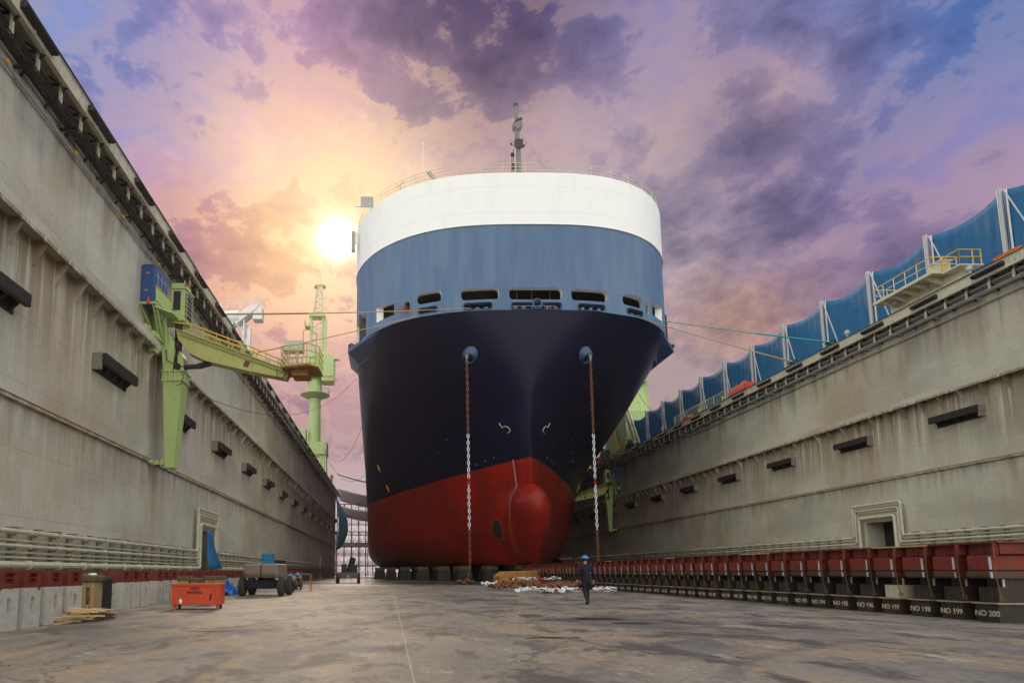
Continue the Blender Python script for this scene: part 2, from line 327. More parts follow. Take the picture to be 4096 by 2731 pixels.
def mat_floor():
    m=bpy.data.materials.new('dock_floor_surface'); m.use_nodes=True; t=NT(m.node_tree)
    bs=t.n('ShaderNodeBsdfPrincipled'); out=t.n('ShaderNodeOutputMaterial'); t.put(out.inputs[0],bs.outputs[0])
    P=t.n('ShaderNodeNewGeometry').outputs['Position']; x,y,z=t.sep(P)
    c=t.mix(t.ramp(t.noise(P,.22,6,.62,.4),.38,.62),(.20,.178,.150),(.105,.096,.090))
    c=t.mix(t.ramp(t.noise(t.v('MULTIPLY',P,(1,.55,1)),.45,7,.66,.6),.44,.62,0,.9),c,(.27,.21,.145))
    c=t.mix(t.ramp(t.noise(t.v('MULTIPLY',P,(1,.6,1)),.8,8,.70,.5),.49,.60,0,.9),c,(.050,.043,.042))
    c=t.mix(t.ramp(t.noise(t.v('MULTIPLY',P,(1,.5,1)),1.5,7,.7),.57,.68,0,.6),c,(.38,.36,.33))
    c=t.mix(t.ramp(t.noise(t.v('ADD',t.v('MULTIPLY',P,(1,.7,1)),(31.,7.,0.)),.7,7,.7),.66,.74,0,.85),c,(.035,.028,.03))
    # tyre tracks: arcs
    nw=t.m('MULTIPLY',t.m('SUBTRACT',t.noise(P,.5,2,.5),.5),.5)
    def arc(cx,cy,rad,wid,colr,amt,ymin=-50,ymax=500):
        nonlocal c
        dx=t.m('SUBTRACT',x,cx); dy=t.m('SUBTRACT',y,cy)
        rr=t.m('SQRT',t.m('ADD',t.m('MULTIPLY',dx,dx),t.m('MULTIPLY',dy,dy)))
        d=t.m('ABSOLUTE',t.m('SUBTRACT',t.m('ADD',rr,nw),rad))
        f=t.m('MULTIPLY',t.ramp(d,wid,wid*.2),t.ramp(t.noise(P,2.2,8,.75),.37,.56,0,amt))
        f=t.m('MULTIPLY',f,t.m('MULTIPLY',t.m('GREATER_THAN',y,ymin),t.m('LESS_THAN',y,ymax)))
        c=t.mix(f,c,colr)
    tan=(.24,.175,.11); dkc=(.07,.06,.06)
    for a in ((3.5,7.5,7.2,.22,tan,.9),(3.5,7.5,5.6,.2,tan,.8),(-16,16,14.2,.25,tan,.9),(-16,16,12.6,.22,tan,.75),(16,30,22,.25,tan,.6),(16,30,20.3,.22,tan,.6),(12,2,9.5,.25,dkc,.6),(12,2,11.0,.22,dkc,.5),(-9,34,18.2,.22,dkc,.6),(-9,34,19.8,.2,dkc,.5),(7.5,15.8,1.8,.10,dkc,.8),(24,8,15,.25,tan,.5),(24,8,13.4,.2,tan,.5)): arc(*a)
    # oily rust-red puddle stains with ragged edges
    pw=0.0
    for cx_,cy_,rx,ry in((5.35,15.6,.75,.55),(5.75,14.3,.65,.30),(-3.9,26.5,1.0,.35),(-4.9,24.6,.6,.25),(-6.4,8.6,.5,.5),(3.0,11.2,.5,.18),(-3.6,12.4,.7,.2)):
        dx=t.m('DIVIDE',t.m('SUBTRACT',x,cx_),rx); dy=t.m('DIVIDE',t.m('SUBTRACT',y,cy_),ry)
        dd=t.m('SQRT',t.m('ADD',t.m('MULTIPLY',dx,dx),t.m('MULTIPLY',dy,dy)))
        dd=t.m('ADD',dd,t.m('MULTIPLY',t.m('SUBTRACT',t.noise(P,2.4,6,.65),.5),2.6))
        pw=t.m('MAXIMUM',pw,t.ramp(dd,1.0,.75))
    c=t.mix(t.m('MULTIPLY',pw,.85),c,(.045,.020,.016))
    # plate joint lines
    def joint(v,per,off,w,amt,colr):
        nonlocal c
        fr=t.m('FRACT',t.m('DIVIDE',t.m('ADD',v,off),per))
        f=t.m('MULTIPLY',t.m('LESS_THAN',t.m('ABSOLUTE',t.m('SUBTRACT',fr,.5)),w/per),amt)
        c=t.mix(f,c,colr)
    joint(x,9.6,4.52,.014,.5,(.36,.31,.26)); joint(y,4.8,.9,.02,.30,(.34,.31,.27)); joint(x,2.4,1.1,.012,.15,(.10,.09,.09))
    fine=t.noise(P,9,7,.7)
    vo=t.n('ShaderNodeTexVoronoi',feature='DISTANCE_TO_EDGE'); t.put(vo.inputs['Vector'],t.v('ADD',P,t.v('SCALE',t.noise(P,1.2,5,.6,col=True),sc=1.6))); vo.inputs['Scale'].default_value=.22
    ck=t.m('MULTIPLY',t.ramp(vo.outputs['Distance'],.010,.003),t.ramp(t.noise(P,.3,2,.5),.48,.56,0,.7))
    c=t.mix(ck,c,(.035,.03,.028))
    sp_k=t.ramp(t.noise(P,26,3,.6),.66,.72,0,.7); c=t.mix(sp_k,c,(.05,.045,.04))
    sp_l=t.ramp(t.noise(t.v('ADD',P,(9.,4.,0.)),20,3,.6),.68,.74,0,.5); c=t.mix(sp_l,c,(.42,.38,.32))
    c=t.v('SCALE',c,sc=t.m('MULTIPLY_ADD',fine,1.9,.05))
    # damp area beneath the bow, puddles
    wet=t.m('MULTIPLY',t.ramp(y,47,64),t.ramp(t.noise(t.v('MULTIPLY',P,(.25,1,1)),.35,4,.6),.40,.52))
    pud=t.ramp(t.noise(t.v('ADD',t.v('MULTIPLY',P,(.35,1.0,1)),(3.,1.,0.)),.30,4,.5),.70,.74)
    wet=t.m('MAXIMUM',wet,t.m('MAXIMUM',t.m('MULTIPLY',pud,.6),t.m('MULTIPLY',pw,.7)))
    c=t.mix(t.m('MULTIPLY',wet,.75),c,(.03,.025,.022))
    t.put(bs.inputs['Base Color'],c)
    t.put(bs.inputs['Roughness'],t.m('SUBTRACT',t.m('MULTIPLY_ADD',fine,.3,.50),t.m('MULTIPLY',wet,.50),clamp=True))
    b=t.n('ShaderNodeBump'); b.inputs['Strength'].default_value=.35; b.inputs['Distance'].default_value=.02
    t.put(b.inputs['Height'],t.m('MULTIPLY',t.m('ADD',t.noise(P,1.5,6,.65),t.m('MULTIPLY',fine,.3)),t.m('SUBTRACT',1.0,wet,clamp=True))); t.put(bs.inputs['Normal'],b.outputs[0])
    return m
M_floor=mat_floor()
def mat_hull(name,kind):
    m=bpy.data.materials.new(name); m.use_nodes=True; t=NT(m.node_tree)
    bs=t.n('ShaderNodeBsdfPrincipled'); out=t.n('ShaderNodeOutputMaterial'); t.put(out.inputs[0],bs.outputs[0])
    P=t.n('ShaderNodeNewGeometry').outputs['Position']; x,y,z=t.sep(P)
    n=t.noise(P,.5,4,.6); fn=t.noise(t.v('MULTIPLY',P,(1,1,.2)),1.2,6,.65)
    if kind=='low':
        red=t.mix(t.ramp(t.noise(P,.25,5,.6),.35,.65),(.27,.012,.005),(.17,.010,.005))
        blu=t.mix(n,(.0038,.0042,.020),(.005,.0055,.025))
        c=t.mix(t.m('LESS_THAN',z,13.1),blu,red)
        c=t.v('SCALE',c,sc=t.m('MULTIPLY_ADD',fn,.4,.8))
        ro=.34
    elif kind=='band':
        c=t.mix(t.ramp(t.noise(t.v('MULTIPLY',P,(1,1,.14)),.75,4,.6),.35,.66),(.064,.128,.245),(.092,.165,.28))
        c=t.mix(t.ramp(fn,.5,.8,0,.35),c,(.12,.20,.33)); ro=.5
    else:
        c=t.mix(t.ramp(fn,.45,.8,0,.5),(.90,.90,.88),(.78,.76,.74)); ro=.45
    # plate seams: horizontal lines only, hull-coloured
    fr=t.m('FRACT',t.m('DIVIDE',t.m('ADD',z,.2),2.9))
    s_=t.m('MULTIPLY',t.m('LESS_THAN',t.m('ABSOLUTE',t.m('SUBTRACT',fr,.5)),.008),.35)
    c=t.mix(s_,c,t.v('SCALE',c,sc=.55 if kind!='low' else 1.9))
    t.put(bs.inputs['Base Color'],c); bs.inputs['Specular IOR Level'].default_value=.20 if kind=='low' else .4; t.put(bs.inputs['Roughness'],t.m('MULTIPLY_ADD',n,.2,ro-.1))
    b=t.n('ShaderNodeBump'); b.inputs['Strength'].default_value=.22; b.inputs['Distance'].default_value=.12
    t.put(b.inputs['Height'],t.noise(t.v('MULTIPLY',P,(1,1,.55)),.55,3,.5)); t.put(bs.inputs['Normal'],b.outputs[0])
    return m
M_hull=mat_hull('hull_paint','low'); M_band=mat_hull('upper_hull_blue','band'); M_sup=mat_hull('superstructure_white','sup')
M_navyp=mat('navy_hull_paint',(.010,.022,.075),.35,var=.1)
M_podp=mat('blue_pod_paint',(.022,.055,.15),.35,var=.1)
# ================================================================== SETTING
m=MB(); m.add([(-13,-14,0),(38,-14,0),(38,152,0),(-13,152,0)],[(0,1,2,3)])
tag(m.build('dock_floor',M_floor),None,kind='structure')
M_sea=mat('sea_water',(.03,.05,.06),.15,var=.1,scale=.3)
m=MB(); m.add([(-700,-300,-1.5),(700,-300,-1.5),(700,1200,-1.5),(-700,1200,-1.5)],[(0,1,2,3)])
tag(m.build('sea',M_sea),None,kind='structure')

# ------------------------------------------------------------------ dock walls (built in place; sgn: direction from wall towards the dock)
def dock_wall(X,sg,label,lz,fz,M,door,pipes,yend,bstep=1.48):
    w=thing('dock_wall',label,'dock wall',(X,0,0),0,'steel side walls of the floating dock')
    q=lambda a:X+sg*a
    Y0,Y1=-14,yend
    m=MB()
    m.box(q(-1.5),q(-5.2),Y0,Y1,0,20)            # core
    ys=[Y0]+[v for d in door for v in(d[0],d[1])]+[Y1]
    for i in range(0,len(ys),2): m.box(q(0),q(-1.5),ys[i],ys[i+1],0,lz)   # lower plating between the doorways
    for d in door: m.box(q(0),q(-1.5),d[0],d[1],d[2],lz)
    m.box(q(0),q(-1.5),Y0,Y1,lz,20)
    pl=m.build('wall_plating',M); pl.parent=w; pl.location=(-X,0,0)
    def part(mb,name,mt,**k):
        o=mb.build(name,mt,**k); o.parent=w; o.location=(-X,0,0); return o
    m=MB(); m.box(q(.003),q(.55),Y0,Y1,UZ-.28,UZ); m.box(q(.5),q(.58),Y0,Y1,UZ-.45,UZ+.10)
    part(m,'upper_ledge',M)
    m=MB(); m.box(q(.003),q(.16),Y0,Y1,lz-.12,lz,0); m.box(q(.003),q(.19),Y0,Y1,lz+.002,lz+.035,1)
    part(m,'lower_ledge',[M,M_rusty])
    # triangular brackets below the upper ledge
    b=MB(); b.prism([(0,0),(sg*.5,0),(sg*.5,-.16),(sg*.06,-.95),(0,-.95)],-.03,.03)
    b.box(sg*.44,sg*.52,-.11,.11,-.16,0)
    bme=b.mesh('bracket',M)
    n=int((Y1-6)/bstep)
    for k in range(min(n,98)):
        inst_mesh('bracket',bme,w,(sg*.003,6+k*bstep,UZ-.283))
    # walkway: deck plate, fascia girder, brackets beneath
    m=MB(); m.box(q(-.2),q(.95),Y0,Y1,19.93,20.0); m.box(q(.86),q(.92),Y0,Y1,19.40,19.93); m.box(q(.72),q(.92),Y0,Y1,19.36,19.40)
    for k in range(int((Y1-Y0)/1.48)):
        y=Y0+k*1.48; m.box(q(.92),q(.955),y-.03,y+.03,19.42,19.90)
    m.box(q(.90),q(1.0),Y0,Y1,20.003,20.05,1)
    part(m,'walkway_girder',[M_pipe,M_dark])
    b=MB(); b.beam((0,0,18.55),(sg*.82,0,19.38),.07,.07); b.box(sg*.56,sg*.66,-.05,.05,18.62,19.9,1); b.beam((0,0,19.5),(sg*.86,0,19.5),.05,.10)
    b.beam((sg*.1,0,19.85),(sg*.8,bstep*.9,19.85),.05,.05)
    sme=b.mesh('walkway_bracket',[M_dark,M_pipe])
    for k in range(min(n,98)): inst_mesh('walkway_bracket',sme,w,(sg*.003,6+k*bstep,0))
    # bundles of cables and pipes under the walkway
    m=MB()
    for a,z,r in((.18,18.75,.07),(.34,18.82,.06),(.22,19.05,.05),(.40,19.15,.07),(.62,18.6,.035),(.68,18.66,.03)):
        m.tube([(q(a),Y0,z),(q(a),Y1,z)],r,8)
    for k in range(int((Y1-Y0)/2.96)):
        y=Y0+k*2.96+.4; m.box(q(0),q(.72),y-.05,y+.05,18.52,18.60)
    part(m,'service_pipe_bundle',M_grey if X>0 else M_dark)
    m=MB(); m.tube([(q(.14),Y0,18.15),(q(.14),Y1,18.15)],.055,8,0)
    for k in range(int((Y1-Y0)/3)):
        m.box(q(0),q(.2),Y0+k*3,Y0+k*3+.06,18.05,18.22,0)
    part(m,'handrail_pipe',M_steel)
    b=MB(); b.ball((0,0,0),.075,8,5); ym=b.mesh('marker_lamp',M_yel)
    for k in range(14): inst_mesh('marker_lamp',ym,w,(sg*.25,9.4+k*4.44,18.15))
    b=MB(); b.tube([(sg*1.08,-.95,19.68),(sg*1.08,.95,19.68)],.13,12); b.box(sg*.92,sg*1.04,-.93,.93,19.55,19.8)
    rme=b.mesh('rubber_strip',M_black,smooth=True)
    for k in range(31): inst_mesh('rubber_strip',rme,w,(0,(14.2 if X<0 else 13.0)+k*4.44,0))
    # timber-faced fenders on the wall face
    b=MB(); b.box(0,sg*.06,-1.65,1.65,-.75,0,0)
    b.box(sg*.06,sg*.42,-1.65,1.65,-.16,0); b.box(sg*.42,sg*.62,-1.7,1.7,-.46,-.02)
    for e in(-1.4,-.7,0,.7,1.4): b.prism([(sg*.06,-.16),(sg*.42,-.16),(sg*.42,-.42),(sg*.06,-.75)],e-.05,e+.05)
    b.box(0,sg*.45,-1.72,-1.65,-.75,0,1)
    fme=b.mesh('wall_fender',[M_dark,M_supp])
    y0=27.1-8.93
    for k in range(15):
        inst_mesh('wall_fender',fme,w,(sg*.003,(y0 if X<0 else 12.2)+k*8.93,fz))
    # lowest service pipes that climb round the doorways
    d0=door[0]
    for i,(z,r) in enumerate(pipes):
        a=.34 if r>.05 else .24
        gap=.20+.12*(len(pipes)-1-i); top=d0[2]+.30+.20*(len(pipes)-1-i)
        pts=[(q(a),Y0,z)]
        for dd in door:
            if dd[3]:
                gy0,gy1=dd[0]-gap,dd[1]+gap
                pts+=[(q(a),gy0-.12,z),(q(a),gy0,z+.12),(q(a),gy0,top-.12),(q(a),gy0+.12,top),(q(a),gy1-.12,top),(q(a),gy1,top-.12),(q(a),gy1,z+.12),(q(a),gy1+.12,z)]
        pts+=[(q(a),Y1-1,z)]
        mb=MB(); mb.tube(pts,r,10)
        yy=Y0+1
        while yy<90:
            if not any(dd[3] and dd[0]-gap-.4<yy<dd[1]+gap+.4 for dd in door):
                mb.tube([(q(a),yy-.045,z),(q(a),yy+.045,z)],r*1.28+.008,10)
            yy+=1.9 if r>.06 else 3.1
        part(mb,'service_pipe',M_pipe,smooth=35)
    b=MB(); zt=pipes[0][0]+.12; zb=pipes[-1][0]-.14
    b.box(0,sg*.07,-.05,.05,zb,zt)
    for z,r in pipes: b.box(0,sg*(.28),-.045,.045,z-r-.05,z-r-.005)
    b.box(0,sg*.42,-.16,.16,zt,zt+.03)
    sm=b.mesh('pipe_support',M_supp); y=Y0+.7; k=0
    while y<100:
        if not any(dd[0]-1.7<y<dd[1]+1.7 for dd in door): inst_mesh('pipe_support',sm,w,(sg*.002,y,0)); k+=1
        y+=1.25
        if k>=85: break
    # doorway: dark recess lining and frame
    for dd in door:
        mb=MB(); mb.box(q(-1.49),q(-1.45),dd[0],dd[1],0,dd[2],0)
        for yy in(dd[0],dd[1]): mb.box(q(.03),q(-.2),yy-.06,yy+.06,0,dd[2]+.06,1)
        mb.box(q(.03),q(-.2),dd[0]+.06,dd[1]-.06,dd[2]-.05,dd[2]+.06,1)
        part(mb,'doorway',[M_dark,M_pipe])
    m=MB(); m.box(q(.1),q(.7),60 if X<0 else 62,Y1-2,1.5,1.58); m.box(q(.62),q(.68),60 if X<0 else 62,Y1-2,1.58,1.62,0)
    part(m,'kerb_rail',M_dark)
    return w
doorL=[(40.5,43.6,4.1,1),(112.5,116,4.6,0)]
doorR=[(44.7,47.7,5.1,1),(121,125,4.4,0)]
WL=dock_wall(-13,1,'left steel wall of the dock, stained grey, with pipes along its foot',LZ,10.75,M_wallL,doorL,[(2.57,.085),(2.27,.042),(2.08,.066),(1.86,.036),(1.69,.036),(1.44,.125)],146)
WR=dock_wall(38,-1,'right steel wall of the dock, below the row of blue tarpaulins',LZR,11.8,M_wallR,doorR,[(3.9,.095),(3.66,.05),(3.42,.075),(3.2,.045),(3.0,.045),(2.72,.12)],150)
# olive repainted patch high on the right wall
# blue cloth hanging out of the left doorway
m=MB(); n=14
vs=[];fs=[]
for i in range(n+1):
    for j in range(9):
        u=i/n;v=j/8
        wdt=.9+2.0*v**1.2
        vs.append((-12.62+.16*math.sin(u*19)*(.3+v)+.35*v*v,42.0+ (u-.3)*wdt*1.2,4.0-2.55*v))
for i in range(n):
    for j in range(8): fs.append((i*9+j,(i+1)*9+j,(i+1)*9+j+1,i*9+j+1))
m.add(vs,fs); o=m.build('hanging_tarp',M_tarp,smooth=60); sd_=o.modifiers.new('thickness','SOLIDIFY'); sd_.thickness=.03
tag(o,'dark blue cloth hanging in the left wall doorway framed by pipes','tarpaulin')
# teal tarp at the far end of left wall
m=MB(); vs=[];fs=[]
for i in range(13):
    for j in range(13):
        u=i/12;v=j/12
        vs.append((-12.4+ (2.6*math.sin(v*PI*.85)*math.sin(.25+u*PI*.8))+.12*math.sin(u*21+v*5),139.5+u*6.2,18.3-10.3*v-(1.8*v*(1-u))))
for i in range(12):
    for j in range(12): fs.append((i*13+j,(i+1)*13+j,(i+1)*13+j+1,i*13+j+1))
m.add(vs,fs); o=m.build('bulging_tarp',M_teal,smooth=60); o.modifiers.new('thickness','SOLIDIFY').thickness=.05
tag(o,'bright teal tarpaulin bulging from the far end of the left dock wall','tarpaulin')
# ================================================================== SHIP
CX=14.8;BW=18.8
def lerpt(z,tab):
    if z<=tab[0][0]: return tab[0][1:]
    for a,b in zip(tab,tab[1:]):
        if z<=b[0]:
            u=(z-a[0])/(b[0]-a[0]); return [p+(q-p)*u for p,q in zip(a[1:],b[1:])]
    return tab[-1][1:]
HT=[(2,64.5,58,1.0,1.25),(6,62.5,54,.97,1.25),(13.1,61.5,48,.93,1.25),(18,61,40,.78,1.3),(23,60.3,25,.53,1.4),(28.2,59.6,12.5,.345,1.75),(46,59.6,12.5,.345,1.75)]
def hb0(Y,z):
    Y0,L,p,mm=lerpt(z,HT)
    u=(Y-Y0)/L
    b=BW
    if z<5.5: b=BW-3.4*(1-math.sqrt(max(0,1-((5.5-z)/3.5)**2)))
    if u<=0: return 0
    if u>=1: return b
    return b*(1-(1-u)**mm)**p
# bulb: half breadth and foremost point by height
BZ0,BZ1=2.0,10.35
def bulb(Y,z):
    if z<=BZ0 or z>=BZ1: return 0
    zc=7.5; h=(BZ1-zc) if z>zc else (zc-BZ0)
    e=1-abs((z-zc)/h)**(2.2 if z>zc else 1.7)
    if e<=0: return 0
    yf=62.4-3.9*e**.5*(1.0 if z>zc else (.25+.75*e))     # front of the bulb at this height
    u=(Y-yf)/4.0
    if u<=0: return 0
    return 1.85*e**.5*math.sqrt(1-(1-min(u,1))**2)
def y_start(z):
    Y0=lerpt(z,HT)[0]; yb=Y0
    if BZ0<z<BZ1:
        zc=7.5; h=(BZ1-zc) if z>zc else (zc-BZ0); e=max(0,1-abs((z-zc)/h)**(2.2 if z>zc else 1.7))
        if e>0: yb=62.4-3.9*e**.5*(1.0 if z>zc else (.25+.75*e))
    return min(Y0,yb)
def hb(Y,z):
    a,b=hb0(Y,z),bulb(Y,z)
    k=.35
    s=((a**4+b**4)**.25)
    # rounded stem bar
    if z<13.6: s=max(s,.22*min(1,math.sqrt(max(0,(Y-y_start(z))/.25)))) if Y>y_start(z) else 0
    return s
YEND=190
def hull_grid(zs,n,hbf):
    vs=[];fs=[]
    for z in zs:
        y0=y_start(z) if z<20 else lerpt(z,HT)[0]
        row=[]
        for i in range(n+1):
            u=i/n
            Y=y0+ (60*(u/.85)**2.6 if u<.85 else 60+(YEND-60-y0)*((u-.85)/.15))
            row.append((hbf(Y,z),Y,z))
        vs+= [(CX-b,Y,z) for b,Y,z in row[::-1]]+[(CX+b,Y,z) for b,Y,z in row[1:]]
    N=2*n+1
    for k in range(len(zs)-1):
        for i in range(N-1): fs.append((k*N+i,k*N+i+1,(k+1)*N+i+1,(k+1)*N+i))
    return vs,fs,N
ship=thing('cargo_ship','huge bow-on cargo ship in the dry dock, red bottom, navy bow, white top','ship',(CX,62,1.95))
def sp(mb,name,mt,par=None,**k):
    o=mb.build(name,mt,**k); o.parent=par or ship
    o.location=(-CX,-62,-1.95) if not par else (0,0,0)
    return o
zs=[2+.22*i for i in range(51)]; zs=[z for z in zs if z<13.0]+[13.08,13.12]+[13.6+.73*i for i in range(20)]+[28.2]
zs=sorted(set(round(z,3) for z in zs))
vs,fs,N=hull_grid(zs,90,hb)
m=MB(); m.add(vs,fs)
# flat bottom, and knuckle deck lid
m.add(vs[:N],[tuple(range(N))])
hull=sp(m,'hull',M_hull,smooth=55)
# plan curve for everything above the knuckle
def plan(n=70,ye=None,z=30,inset=0):
    y0=lerpt(z,HT)[0]; L=12.5; ye=ye or YEND
    pts=[]
    for i in range(n+1):
        Y=y0+13.5*(i/n)**2.6; pts.append((hb0(Y,z),Y))
    pts+=[(BW,q) for q in(80,100) if q<ye]; pts.append((BW,ye))
    if inset:
        out=[]
        for i,(b,Y) in enumerate(pts):
            a=pts[max(i-1,0)]; c=pts[min(i+1,len(pts)-1)]
            if i==0: out.append((0,Y+inset)); continue
            dx,dy=c[0]-a[0],c[1]-a[1]; l=math.hypot(dx,dy)
            out.append((max(0,b-dy/l*inset),Y+dx/l*inset))
        pts=out
    return [(CX-b,Y) for b,Y in pts[::-1]]+[(CX+b,Y) for b,Y in pts[1:]]
def ringwall(z0,z1,th,ye):
    o=plan(ye=ye); i=plan(ye=ye,inset=th); n=len(o)
    vs=[(x,y,z0) for x,y in o]+[(x,y,z1) for x,y in o]+[(x,y,z0) for x,y in i]+[(x,y,z1) for x,y in i]
    fs=[]
    for k in range(n-1):
        fs+=[(k,k+1,n+k+1,n+k),(2*n+k+1,2*n+k,3*n+k,3*n+k+1),(n+k,n+k+1,3*n+k+1,3*n+k),(k+1,k,2*n+k,2*n+k+1)]
    fs+=[(0,n,3*n,2*n),(n-1,2*n+n-1,3*n+n-1,n+n-1)]
    return vs,fs
m=MB(); m.add(*ringwall(28.2,37.6,.6,74))
band=sp(m,'upper_hull',[M_band,M_white],smooth=35)
# window openings cut through the band (b0,b1 along breadth; z0,z1)
def rrect(cx,cz,w,h,r):
    pts=[]
    for sx,sz,a0 in((1,1,0),(-1,1,90),(-1,-1,180),(1,-1,270)):
        for k in range(5):
            a=R(a0+k*22.5); pts.append((cx+sx*(w/2-r)+r*math.cos(a),cz+sz*(h/2-r)+r*math.sin(a)))
    return pts
WIN=[(-10.45,2.5,30.2,1.25,.4),(-5.25,3.9,30.0,1.25,.4),(.5,5.5,29.95,1.3,.4),(6.2,3.9,29.9,1.25,.4),(11.3,2.6,29.95,1.25,.4),
     (-10.65,1.9,28.82,.55,.25),(-5.5,2.9,28.7,.6,.28),(.55,5.2,28.62,.62,.28),(6.4,2.9,28.6,.6,.28),(11.55,2.0,28.75,.55,.25),
     (-12.75,.55,29.9,1.1,.15),(13.35,.5,29.6,1.1,.15)]
cut=MB()
for b,w,z,h,r in WIN: cut.prism(rrect(CX+b,z,w,h,r),55,66.5 if abs(b)<12.5 else 68,'y',1 if h>.8 else 0)
for sx in(-1,1):
    cut.prism([(62.6,29.2),(65.2,29.2),(65.2,30.9),(62.6,30.7)],CX+sx*14.2,CX+sx*21,'x',1)
    cut.prism([(67.2,28.5),(71.0,28.5),(71.0,31.2),(67.2,31.2)],CX+sx*16.2,CX+sx*21,'x',1)
cm=cut.mesh('cutter',[M_band,M_white]); co=bpy.data.objects.new('cutter',cm); COL.objects.link(co)
co.location=(0,0,0)
band.parent=None; band.location=(0,0,0)
bo=band.modifiers.new('cut','BOOLEAN'); bo.operation='DIFFERENCE'; bo.object=co; bo.solver='EXACT'
bpy.context.view_layer.update()
dg=bpy.context.evaluated_depsgraph_get()
nm=bpy.data.meshes.new_from_object(band.evaluated_get(dg))
band.modifiers.clear(); band.data=nm; bpy.data.objects.remove(co)
nm.polygons.foreach_set('use_smooth',[True]*len(nm.polygons)); nm.set_sharp_from_angle(angle=R(30))
band.parent=ship; band.location=(-CX,-62,-1.95)
# side plating further aft, as one piece with the band's colour
for sx in(-1,1):
    m=MB(); m.box(CX+sx*BW,CX+sx*(BW-.45),74,YEND,28.2,37.6); sp(m,'side_plating',M_band)
# mooring deck inside
def slab(z0,z1,inset,ye):
    p=plan(ye=ye,inset=inset); n=len(p)
    vs=[(x,y,z0) for x,y in p]+[(x,y,z1) for x,y in p]
    return vs,[tuple(range(n-1,-1,-1)),tuple(range(n,2*n))]+[(i,(i+1)%n,(i+1)%n+n,i+n) for i in range(n)]
m=MB(); m.add(*slab(28.0,28.2-.004,.3,YEND)); m.add(*slab(31.6,31.7,.5,YEND))
m.box(CX-BW+.5,CX+BW-.5,68.5,68.8,28.2,31.6)
sp(m,'mooring_deck',mat('mooring_deck_brown',(.05,.035,.028),.8))
# white superstructure above the band
m=MB(); m.add(*slab(37.62,43.4,-.06,YEND)); sp(m,'superstructure',M_sup,smooth=35)
m=MB(); m.add(*ringwall(37.55,37.66,-.10,YEND)) if False else m.add(*slab(37.56,37.62,-.10,YEND)); sp(m,'paint_edge_strip',M_sup)
# roof rail round the edge
def rail(mb,pts,h=1.05,step=2.2,r=.028,rows=(1,.66,.33),post=True,m=0):
    P=[Vector(p) for p in pts]
    for f in rows: mb.tube([p+Vector((0,0,h*f)) for p in P],r,6,m)
    if post:
        acc=0;last=P[0]
        mb.tube([P[0],P[0]+Vector((0,0,h))],r,6,m)
        for a,b in zip(P,P[1:]):
            L=(b-a).length; d=step-acc
            while d<=L:
                q=a+(b-a)*(d/L); mb.tube([q,q+Vector((0,0,h))],r,6,m); d+=step
            acc=L-(d-step)
        mb.tube([P[-1],P[-1]+Vector((0,0,h))],r,6,m)
m=MB(); rp=[(x,y,43.4) for x,y in plan(n=40,inset=.15) if y<112]; rail(m,rp,1.25,2.4,.03); sp(m,'roof_railing',M_cream)
# mast with antennas
m=MB(); my=63.5
m.tube([(CX,my,43.4),(CX,my,46.2),(CX,my,49.4)],[.32,.29,.26],12)
m.tube([(CX-.1,my,49.4),(CX-.1,my,51.9)],.27,12); m.tube([(CX-.15,my,52.0),(CX-.18,my,54.4)],[.24,.2],10); m.tube([(CX-.18,my,54.4),(CX-.18,my,54.6)],.24,10,1)
m.box(CX-.6,CX+.6,my-.6,my+.6,43.4,43.9,1)
mast=sp(m,'mast',[mat('mast_grey',(.16,.15,.16),.5),M_dark],smooth=35)
m=MB(); m.prism([(CX-.6,51.7),(CX-.1,51.2),(CX+.42,51.6),(CX+.4,52.3),(CX-.1,52.15),(CX-.6,51.9)],my-.5,my+.4); sp(m,'mast_platform',MATS['mast_grey'],mast)
m=MB(); m.prism([(CX-.62,51.93),(CX-.1,52.18),(CX+.43,52.33),(CX+.4,52.6),(CX-.1,52.5)],my-.52,my+.4); sp(m,'radar_cover',M_dark,mast)
m=MB(); m.tube([(CX-.7,my-.1,43.5),(CX-.62,my-.1,49.0)],.04,6); m.tube([(CX-.95,my-.1,43.5),(CX-.8,my-.1,48.6)],.03,6)
for k in range(14): m.tube([(CX-.95+.01*k,my-.1,43.9+.35*k),(CX-.68,my-.1,43.9+.35*k)],.022,5)
m.ball((CX-.72,my-.1,48.3),.25,8,6); m.box(CX-.85,CX-.55,my-.3,my,46.4,47.2); m.box(CX-1.1,CX-.3,my-.2,my+.1,44.9,45.05)
m.tube([(CX-.9,my,49.6),(CX-.4,my,49.5)],.03,6); m.tube([(CX+.4,my,49.5),(CX+.9,my,49.7)],.03,6); m.ball((CX+.62,my,49.45),.13,8,5);m.ball((CX-.82,my,49.7),.12,8,5)
m.tube([(CX-.42,my,49.3),(CX-.42,my,50.1)],.05,6);m.tube([(CX+.45,my,49.2),(CX+.45,my,50.1)],.05,6);m.box(CX-.45,CX+.45,my-.45,my-.35,48.9,50.0)
sp(m,'mast_ladder_and_lamps',M_dark,mast)
for bx,by,tz in((-5.2,62.5,50.9),(-4.7,63,51),(-6.0,66,51.2),(4.2,62.5,50.9),(6.3,63,51.0),(6.8,66,51.2)):
    m=MB(); m.tube([(CX+bx,by,43.4),(CX+(.3 if bx>0 else -.3),my,tz)],.012,5); sp(m,'stay_wire',M_grey)
